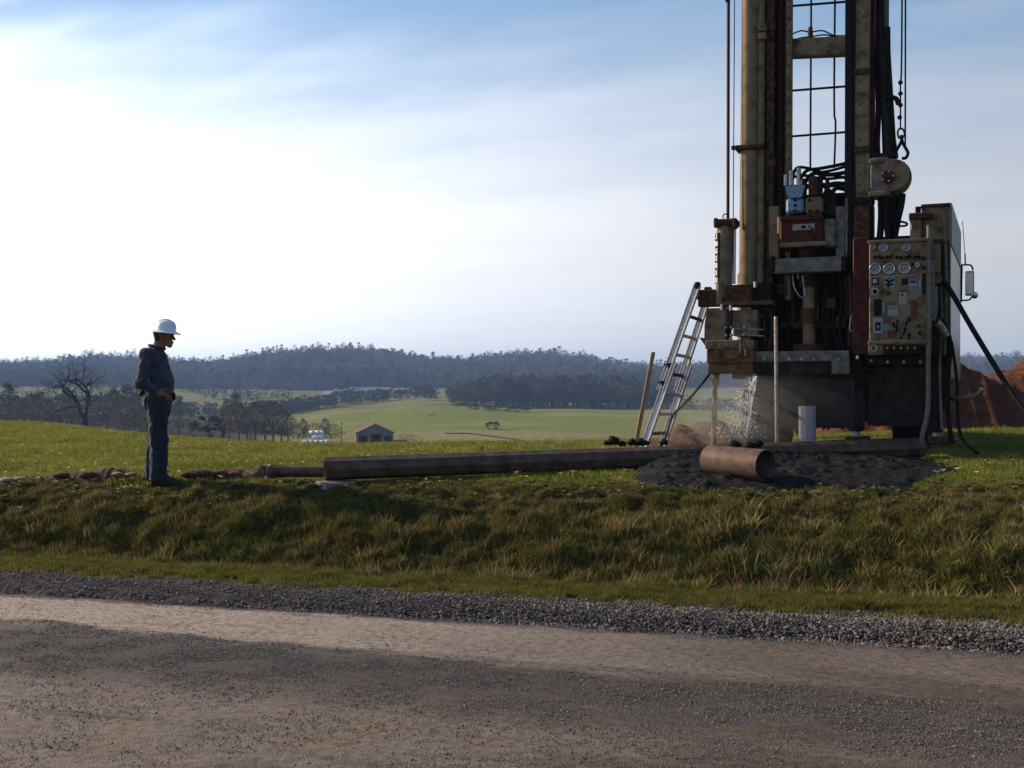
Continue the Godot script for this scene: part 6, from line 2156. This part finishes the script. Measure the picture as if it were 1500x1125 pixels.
# ---------------------------------------------------------------- the man
class Flesh:
	# a distance field on a grid, filled bone by bone with a smooth union and meshed as surface nets
	var o: Vector3
	var h: float
	var nx: int
	var ny: int
	var nzz: int
	var f: PackedFloat32Array

	func _init(lo: Vector3, hi: Vector3, cell: float):
		o = lo
		h = cell
		nx = int((hi.x - lo.x) / cell) + 1
		ny = int((hi.y - lo.y) / cell) + 1
		nzz = int((hi.z - lo.z) / cell) + 1
		f = PackedFloat32Array()
		f.resize(nx * ny * nzz)
		f.fill(1.0)

	func bone(a: Vector3, b: Vector3, ra: float, rb: float, k := 0.03, flat := Vector3.ONE):
		# tapered capsule; "flat" squeezes space round the bone's axis
		var m := maxf(ra, rb) * 1.6 / minf(flat.x, minf(flat.y, flat.z)) + k + h * 3.0
		var lo := Vector3(minf(a.x, b.x), minf(a.y, b.y), minf(a.z, b.z)) - Vector3.ONE * m
		var hi := Vector3(maxf(a.x, b.x), maxf(a.y, b.y), maxf(a.z, b.z)) + Vector3.ONE * m
		var i0 := maxi(0, int((lo.x - o.x) / h))
		var i1 := mini(nx - 1, int((hi.x - o.x) / h) + 1)
		var j0 := maxi(0, int((lo.y - o.y) / h))
		var j1 := mini(ny - 1, int((hi.y - o.y) / h) + 1)
		var k0 := maxi(0, int((lo.z - o.z) / h))
		var k1 := mini(nzz - 1, int((hi.z - o.z) / h) + 1)
		var ab := (b - a) * flat
		var l2 := maxf(ab.length_squared(), 1e-9)
		for kk in range(k0, k1 + 1):
			for j in range(j0, j1 + 1):
				for i in range(i0, i1 + 1):
					var p := (o + Vector3(i, j, kk) * h - a) * flat
					var t := clampf(p.dot(ab) / l2, 0.0, 1.0)
					var d := (p - ab * t).length() - lerpf(ra, rb, t)
					var at := (kk * ny + j) * nx + i
					var e := f[at]
					var q := clampf(0.5 + 0.5 * (e - d) / k, 0.0, 1.0)
					f[at] = lerpf(e, d, q) - k * q * (1.0 - q)

	func roughen(n: FastNoiseLite, amp: float, along: Vector3):
		for kk in nzz:
			for j in ny:
				for i in nx:
					var at := (kk * ny + j) * nx + i
					if absf(f[at]) < 0.05:
						var p := (o + Vector3(i, j, kk) * h) * along
						f[at] += n.get_noise_3d(p.x, p.y, p.z) * amp

	func cut_above(y: float):
		for kk in nzz:
			for j in ny:
				for i in nx:
					var at := (kk * ny + j) * nx + i
					f[at] = maxf(f[at], o.y + j * h - y)

	func cut_below(y: float):
		for kk in nzz:
			for j in ny:
				for i in nx:
					var at := (kk * ny + j) * nx + i
					f[at] = maxf(f[at], y - (o.y + j * h))

	func into(m):
		var ids := {}
		var off := [0, 1, nx, nx + 1, nx * ny, nx * ny + 1, nx * ny + nx, nx * ny + nx + 1]
		for kk in nzz - 1:
			for j in ny - 1:
				for i in nx - 1:
					var at := (kk * ny + j) * nx + i
					var mask := 0
					for c in 8:
						if f[at + off[c]] < 0.0:
							mask |= 1 << c
					if mask == 0 or mask == 255:
						continue
					var sum := Vector3.ZERO
					var cnt := 0
					for e in [[0, 1], [2, 3], [4, 5], [6, 7], [0, 2], [1, 3], [4, 6], [5, 7], [0, 4], [1, 5], [2, 6], [3, 7]]:
						var va: float = f[at + off[e[0]]]
						var vb: float = f[at + off[e[1]]]
						if (va < 0.0) == (vb < 0.0):
							continue
						var t := va / (va - vb)
						var pa := Vector3(e[0] & 1, (e[0] >> 1) & 1, (e[0] >> 2) & 1)
						var pb := Vector3(e[1] & 1, (e[1] >> 1) & 1, (e[1] >> 2) & 1)
						sum += pa.lerp(pb, t)
						cnt += 1
					var g := Vector3(
						f[at + 1] + f[at + off[3]] + f[at + off[5]] + f[at + off[7]] - f[at] - f[at + off[2]] - f[at + off[4]] - f[at + off[6]],
						f[at + off[2]] + f[at + off[3]] + f[at + off[6]] + f[at + off[7]] - f[at] - f[at + 1] - f[at + off[4]] - f[at + off[5]],
						f[at + off[4]] + f[at + off[5]] + f[at + off[6]] + f[at + off[7]] - f[at] - f[at + 1] - f[at + off[2]] - f[at + off[3]])
					ids[at] = m.vert(o + (Vector3(i, j, kk) + sum / cnt) * h, g.normalized())
		for at in ids:
			var i: int = at % nx
			var j: int = (at / nx) % ny
			var kk: int = at / (nx * ny)
			for ax in 3:
				var st: int = [1, nx, nx * ny][ax]
				if (f[at] < 0.0) == (f[at + st] < 0.0):
					continue
				var u: int = [nx, nx * ny, 1][ax]
				var w: int = [nx * ny, 1, nx][ax]
				if not (ids.has(at - u) and ids.has(at - w) and ids.has(at - u - w)):
					continue
				m.idx.append_array([ids[at], ids[at - u], ids[at - u - w], ids[at], ids[at - u - w], ids[at - w]])

func finger(fl: Flesh, root: Vector3, dirs: Array, lens: Array, r: float):
	var p := root
	for i in dirs.size():
		var q: Vector3 = p + (dirs[i] as Vector3).normalized() * lens[i]
		fl.bone(p, q, r * (1.0 - 0.1 * i), r * (0.92 - 0.1 * i), 0.004)
		p = q

func build_person():
	var d := 12.05
	var x := (231.0 - 750.0) / LENS * d
	var o := thing("person", "man in white hard hat and dark work clothes watching, hands at belt", "person", on_ground(x, d, -0.01))
	# he faces +x; his right side is towards the camera (+z)
	plain("skin", Color(0.22, 0.105, 0.07), 0.55)
	var cloth := relief_picture(91, 0.25, 256, 2)
	mat("shirt_cloth", blend_picture(92, 0.02, [[0.0, Color(0.028, 0.032, 0.052)], [0.5, Color(0.042, 0.048, 0.076)], [1.0, Color(0.060, 0.067, 0.10)]], 256), 0.9, 0.0, 2.0, cloth, 0.05)
	mat("trouser_cloth", blend_picture(93, 0.02, [[0.0, Color(0.012, 0.018, 0.028)], [0.5, Color(0.019, 0.028, 0.042)], [1.0, Color(0.030, 0.042, 0.060)]], 256), 0.92, 0.0, 2.0, cloth, 0.05)
	for c in ["shirt_cloth", "trouser_cloth"]:
		M[c].rim_enabled = true
		M[c].rim = 0.25
		M[c].rim_tint = 0.4
	plain("boot_leather", Color(0.030, 0.022, 0.016), 0.6)
	plain("hat_shell", Color(0.74, 0.74, 0.75), 0.3)
	plain("hair", Color(0.045, 0.035, 0.030), 0.8)
	plain("eye_dark", Color(0.01, 0.008, 0.007), 0.25)
	var sh := {}
	for s in [1.0, -1.0]:
		sh[s] = {
			"hip": Vector3(0.015 + 0.015 * s, 0.90, 0.09 * s), "knee": Vector3(0.045 if s > 0 else -0.045, 0.49, 0.105 * s), "ankle": Vector3(0.045 if s > 0 else -0.095, 0.10, 0.115 * s),
			"shoulder": Vector3(-0.055, 1.415, 0.185 * s), "elbow": Vector3(-0.095, 1.120, 0.270 * s), "wrist": Vector3(0.045, 1.015, 0.185 * s)}
	# ---- body: legs, arms, trunk, neck as one surface; head and hands on finer grids of the same mesh
	var body := MB.new()
	var fl := Flesh.new(Vector3(-0.34, 0.02, -0.40), Vector3(0.34, 1.62, 0.40), 0.014)
	fl.bone(Vector3(0.0, 0.95, 0), Vector3(0.01, 1.10, 0), 0.105, 0.100, 0.04, Vector3(1, 1, 0.82))
	fl.bone(Vector3(0.01, 1.10, 0), Vector3(-0.03, 1.34, 0), 0.100, 0.098, 0.04, Vector3(1, 1, 0.75))
	fl.bone(Vector3(-0.03, 1.40, 0), Vector3(0.035, 1.53, 0), 0.062, 0.056, 0.03)
	for s in [1.0, -1.0]:
		var q: Dictionary = sh[s]
		fl.bone(q.hip, q.knee, 0.085, 0.058, 0.03)
		fl.bone(q.knee, q.ankle, 0.055, 0.038, 0.02)
		fl.bone(Vector3(-0.03, 1.40, 0.05 * s), q.shoulder, 0.045, 0.042, 0.03)
		fl.bone(q.shoulder, q.elbow, 0.040, 0.034, 0.02)
		fl.bone(q.elbow, q.wrist, 0.040, 0.028, 0.015)
	fl.into(body)
	for s in [1.0, -1.0]:
		var q: Dictionary = sh[s]
		var hand := Flesh.new(q.wrist - Vector3(0.06, 0.16, 0.10), q.wrist + Vector3(0.17, 0.08, 0.10), 0.004)
		var fw := Vector3(0.80, -0.38, -0.46 * s).normalized()
		var wd := Vector3(0.30, 0.92, -0.25 * s).normalized()      # across the knuckles, thumb side up
		hand.bone(q.wrist - fw * 0.03, q.wrist + fw * 0.01, 0.030, 0.028, 0.01)
		for kf in 4:
			var off := wd * (0.030 - 0.0195 * kf)
			hand.bone(q.wrist + off * 0.5, q.wrist + fw * 0.075 + off, 0.017, 0.014, 0.008)
			var curl := Vector3(0.25, -0.75, -0.62 * s)
			var ln := [0.045, 0.050, 0.047, 0.038][kf] as float
			finger(hand, q.wrist + fw * 0.080 + off, [fw + curl * 0.35, fw * 0.5 + curl, curl - fw * 0.15], [ln, ln * 0.62, ln * 0.5], 0.0098)
		finger(hand, q.wrist + fw * 0.025 + wd * 0.026, [fw * 0.7 + wd * 0.75, fw + wd * 0.25, fw * 0.9 - wd * 0.1], [0.040, 0.032, 0.026], 0.0115)
		hand.into(body)
	# head: skull, jaw, nose, ears, brow; it tips forward a little
	var hc := Vector3(0.075, 1.625, 0)
	var tip := Basis(Vector3(0, 0, 1), -0.03)
	var hd := Flesh.new(Vector3(-0.10, 1.45, -0.12), Vector3(0.25, 1.78, 0.12), 0.005)
	var H := func(px: float, py: float, pz: float) -> Vector3: return hc + tip * Vector3(px, py, pz)
	hd.bone(H.call(-0.030, 0.030, 0), H.call(0.020, 0.035, 0), 0.082, 0.076, 0.02, Vector3(1, 1, 1.12))
	hd.bone(H.call(0.025, -0.020, 0), H.call(0.050, -0.075, 0), 0.062, 0.040, 0.025, Vector3(1, 1, 1.05))
	hd.bone(H.call(0.060, -0.100, -0.012), H.call(0.060, -0.100, 0.012), 0.024, 0.024, 0.02)
	hd.bone(H.call(-0.045, -0.04, 0), Vector3(-0.005, 1.46, 0), 0.058, 0.062, 0.03)
	hd.bone(H.call(0.086, 0.012, 0), H.call(0.108, -0.028, 0), 0.012, 0.017, 0.012)
	hd.bone(H.call(0.080, 0.022, -0.038), H.call(0.080, 0.022, 0.038), 0.014, 0.014, 0.012)
	hd.bone(H.call(0.088, -0.060, -0.018), H.call(0.088, -0.060, 0.018), 0.010, 0.010, 0.008)
	hd.bone(H.call(0.084, -0.074, -0.016), H.call(0.084, -0.074, 0.016), 0.010, 0.010, 0.008)
	for s in [1.0, -1.0]:
		hd.bone(H.call(-0.020, 0.018, 0.078 * s), H.call(-0.010, -0.030, 0.074 * s), 0.016, 0.011, 0.006, Vector3(1, 1, 1.6))
	hd.into(body)
	put(o, "body", body, M.skin)
	var ey := MB.new()
	for s in [1.0, -1.0]:
		ey.ball(H.call(0.080, 0.000, 0.031 * s), 0.011, 10)
	put(o, "eyes", ey, M.eye_dark)
	var hr := Flesh.new(Vector3(-0.10, 1.45, -0.12), Vector3(0.2, 1.78, 0.12), 0.007)
	hr.bone(H.call(-0.040, 0.028, 0), H.call(0.000, 0.060, 0), 0.083, 0.080, 0.02, Vector3(1, 1, 1.10))
	hr.bone(H.call(-0.062, -0.030, -0.03), H.call(-0.062, -0.030, 0.03), 0.040, 0.040, 0.02)
	var hm := MB.new()
	hr.into(hm)
	put(o, "hair", hm, M.hair)

	# ---- shirt with sleeves: loose, bloused over the belt at the back
	var shirt := Flesh.new(Vector3(-0.34, 0.90, -0.42), Vector3(0.34, 1.58, 0.42), 0.012)
	shirt.bone(Vector3(0.012, 1.00, 0), Vector3(0.022, 1.12, 0), 0.134, 0.136, 0.04, Vector3(1, 1, 0.80))
	shirt.bone(Vector3(0.022, 1.12, 0), Vector3(-0.025, 1.36, 0), 0.136, 0.126, 0.05, Vector3(1, 1, 0.72))
	shirt.bone(Vector3(-0.085, 1.09, 0), Vector3(-0.075, 1.28, 0), 0.090, 0.100, 0.05, Vector3(1, 1, 0.62))
	shirt.bone(Vector3(-0.045, 1.44, 0), Vector3(0.010, 1.495, 0), 0.074, 0.068, 0.025)
	for s in [1.0, -1.0]:
		var q: Dictionary = sh[s]
		shirt.bone(Vector3(-0.04, 1.415, 0.06 * s), q.shoulder + Vector3(0, 0.0, 0), 0.078, 0.072, 0.05)
		shirt.bone(q.shoulder, q.elbow, 0.072, 0.062, 0.03)
		shirt.bone(q.elbow + Vector3(-0.012, -0.01, 0), q.wrist.lerp(q.elbow, 0.14), 0.062, 0.043, 0.03)
	shirt.roughen(nz(601, 9.0, 3), 0.018, Vector3(1.0, 0.8, 1.0))
	shirt.roughen(nz(602, 22.0, 2), 0.006, Vector3(1.0, 0.45, 1.0))
	shirt.cut_below(0.985)
	var sm := MB.new()
	shirt.into(sm)
	put(o, "shirt", sm, M.shirt_cloth)
	var co := MB.new()
	co.path(smooth([Vector3(0.075, 1.485, 0.0), Vector3(0.045, 1.492, 0.062), Vector3(-0.035, 1.515, 0.078), Vector3(-0.092, 1.525, 0.0), Vector3(-0.035, 1.515, -0.078), Vector3(0.045, 1.492, -0.062), Vector3(0.075, 1.485, 0.0)]), 0.018, 0.018, 8)
	put(o, "collar", co, M.shirt_cloth)

	# ---- trousers
	var tr := Flesh.new(Vector3(-0.30, 0.02, -0.30), Vector3(0.34, 1.06, 0.30), 0.012)
	tr.bone(Vector3(0.005, 0.93, 0), Vector3(0.015, 1.02, 0), 0.136, 0.134, 0.04, Vector3(1, 1, 0.82))
	tr.bone(Vector3(-0.055, 0.90, 0.07), Vector3(-0.055, 0.90, -0.07), 0.095, 0.095, 0.05)
	for s in [1.0, -1.0]:
		var q: Dictionary = sh[s]
		tr.bone(q.hip + Vector3(0.0, 0.0, 0), q.knee, 0.116, 0.096, 0.035)
		tr.bone(q.knee, q.ankle + Vector3(0.0, -0.03, 0), 0.096, 0.094, 0.03)
		tr.bone(q.ankle + Vector3(0.02, -0.02, 0), q.ankle + Vector3(0.03, -0.045, 0), 0.086, 0.090, 0.02)
	tr.roughen(nz(611, 8.0, 3), 0.016, Vector3(1.0, 0.7, 1.0))
	tr.roughen(nz(612, 24.0, 2), 0.006, Vector3(1.0, 0.6, 1.0))
	tr.cut_above(1.015)
	tr.cut_below(0.05)
	var tm := MB.new()
	tr.into(tm)
	put(o, "trousers", tm, M.trouser_cloth)
	var be := Flesh.new(Vector3(-0.22, 0.95, -0.26), Vector3(0.24, 1.05, 0.26), 0.010)
	be.bone(Vector3(0.010, 0.94, 0), Vector3(0.015, 1.06, 0), 0.139, 0.139, 0.02, Vector3(1, 1, 0.82))
	be.cut_above(1.018)
	be.cut_below(0.978)
	var bm := MB.new()
	be.into(bm)
	put(o, "belt", bm, M.boot_leather)
	var ph := MB.new()
	ph.box(Vector3(-0.150, 1.02, 0.05), Vector3(0.035, 0.11, 0.07), Basis(Vector3(0, 0, 1), -0.45), 0.01)
	put(o, "belt_pouch", ph, M.boot_leather)

	# ---- boots
	for s in [1.0, -1.0]:
		var q: Dictionary = sh[s]
		var bt := Flesh.new(q.ankle - Vector3(0.16, 0.12, 0.10), q.ankle + Vector3(0.28, 0.12, 0.10), 0.008)
		bt.bone(q.ankle + Vector3(-0.02, 0.05, 0), q.ankle + Vector3(-0.03, -0.05, 0), 0.058, 0.052, 0.02)
		bt.bone(q.ankle + Vector3(-0.02, -0.045, 0), q.ankle + Vector3(0.13, -0.055, 0.012 * s), 0.050, 0.050, 0.03, Vector3(1, 1.15, 1.0))
		bt.bone(q.ankle + Vector3(-0.04, -0.085, 0), q.ankle + Vector3(0.15, -0.085, 0.014 * s), 0.046, 0.048, 0.01, Vector3(1, 1.9, 1.0))
		bt.cut_below(0.0)
		var m := MB.new()
		bt.into(m)
		put(o, "boot", m, M.boot_leather)

	# ---- hard hat with a full brim
	var hat := MB.new()
	var ht := Transform3D(Basis(Vector3(0, 0, 1), -0.10), hc + Vector3(0.008, 0.055, 0))
	hat.lathe([Vector2(0.100, -0.004), Vector2(0.132, -0.010), Vector2(0.162, -0.018), Vector2(0.172, -0.023), Vector2(0.174, -0.018), Vector2(0.162, -0.010), Vector2(0.128, 0.002), Vector2(0.116, 0.012), Vector2(0.112, 0.040), Vector2(0.100, 0.078), Vector2(0.078, 0.104), Vector2(0.045, 0.120), Vector2(0.001, 0.125)], ht, 36, Vector2(1.0, 0.88))
	var hs := put(o, "hard_hat", hat, M.hat_shell)
	var rg := MB.new()
	rg.path(smooth([ht * Vector3(-0.112, 0.04, 0), ht * Vector3(-0.085, 0.100, 0), ht * Vector3(0.0, 0.129, 0), ht * Vector3(0.085, 0.100, 0), ht * Vector3(0.112, 0.04, 0)]), 0.010, 0.010, 8)
	put(hs, "crown_ridge", rg, M.hat_shell)
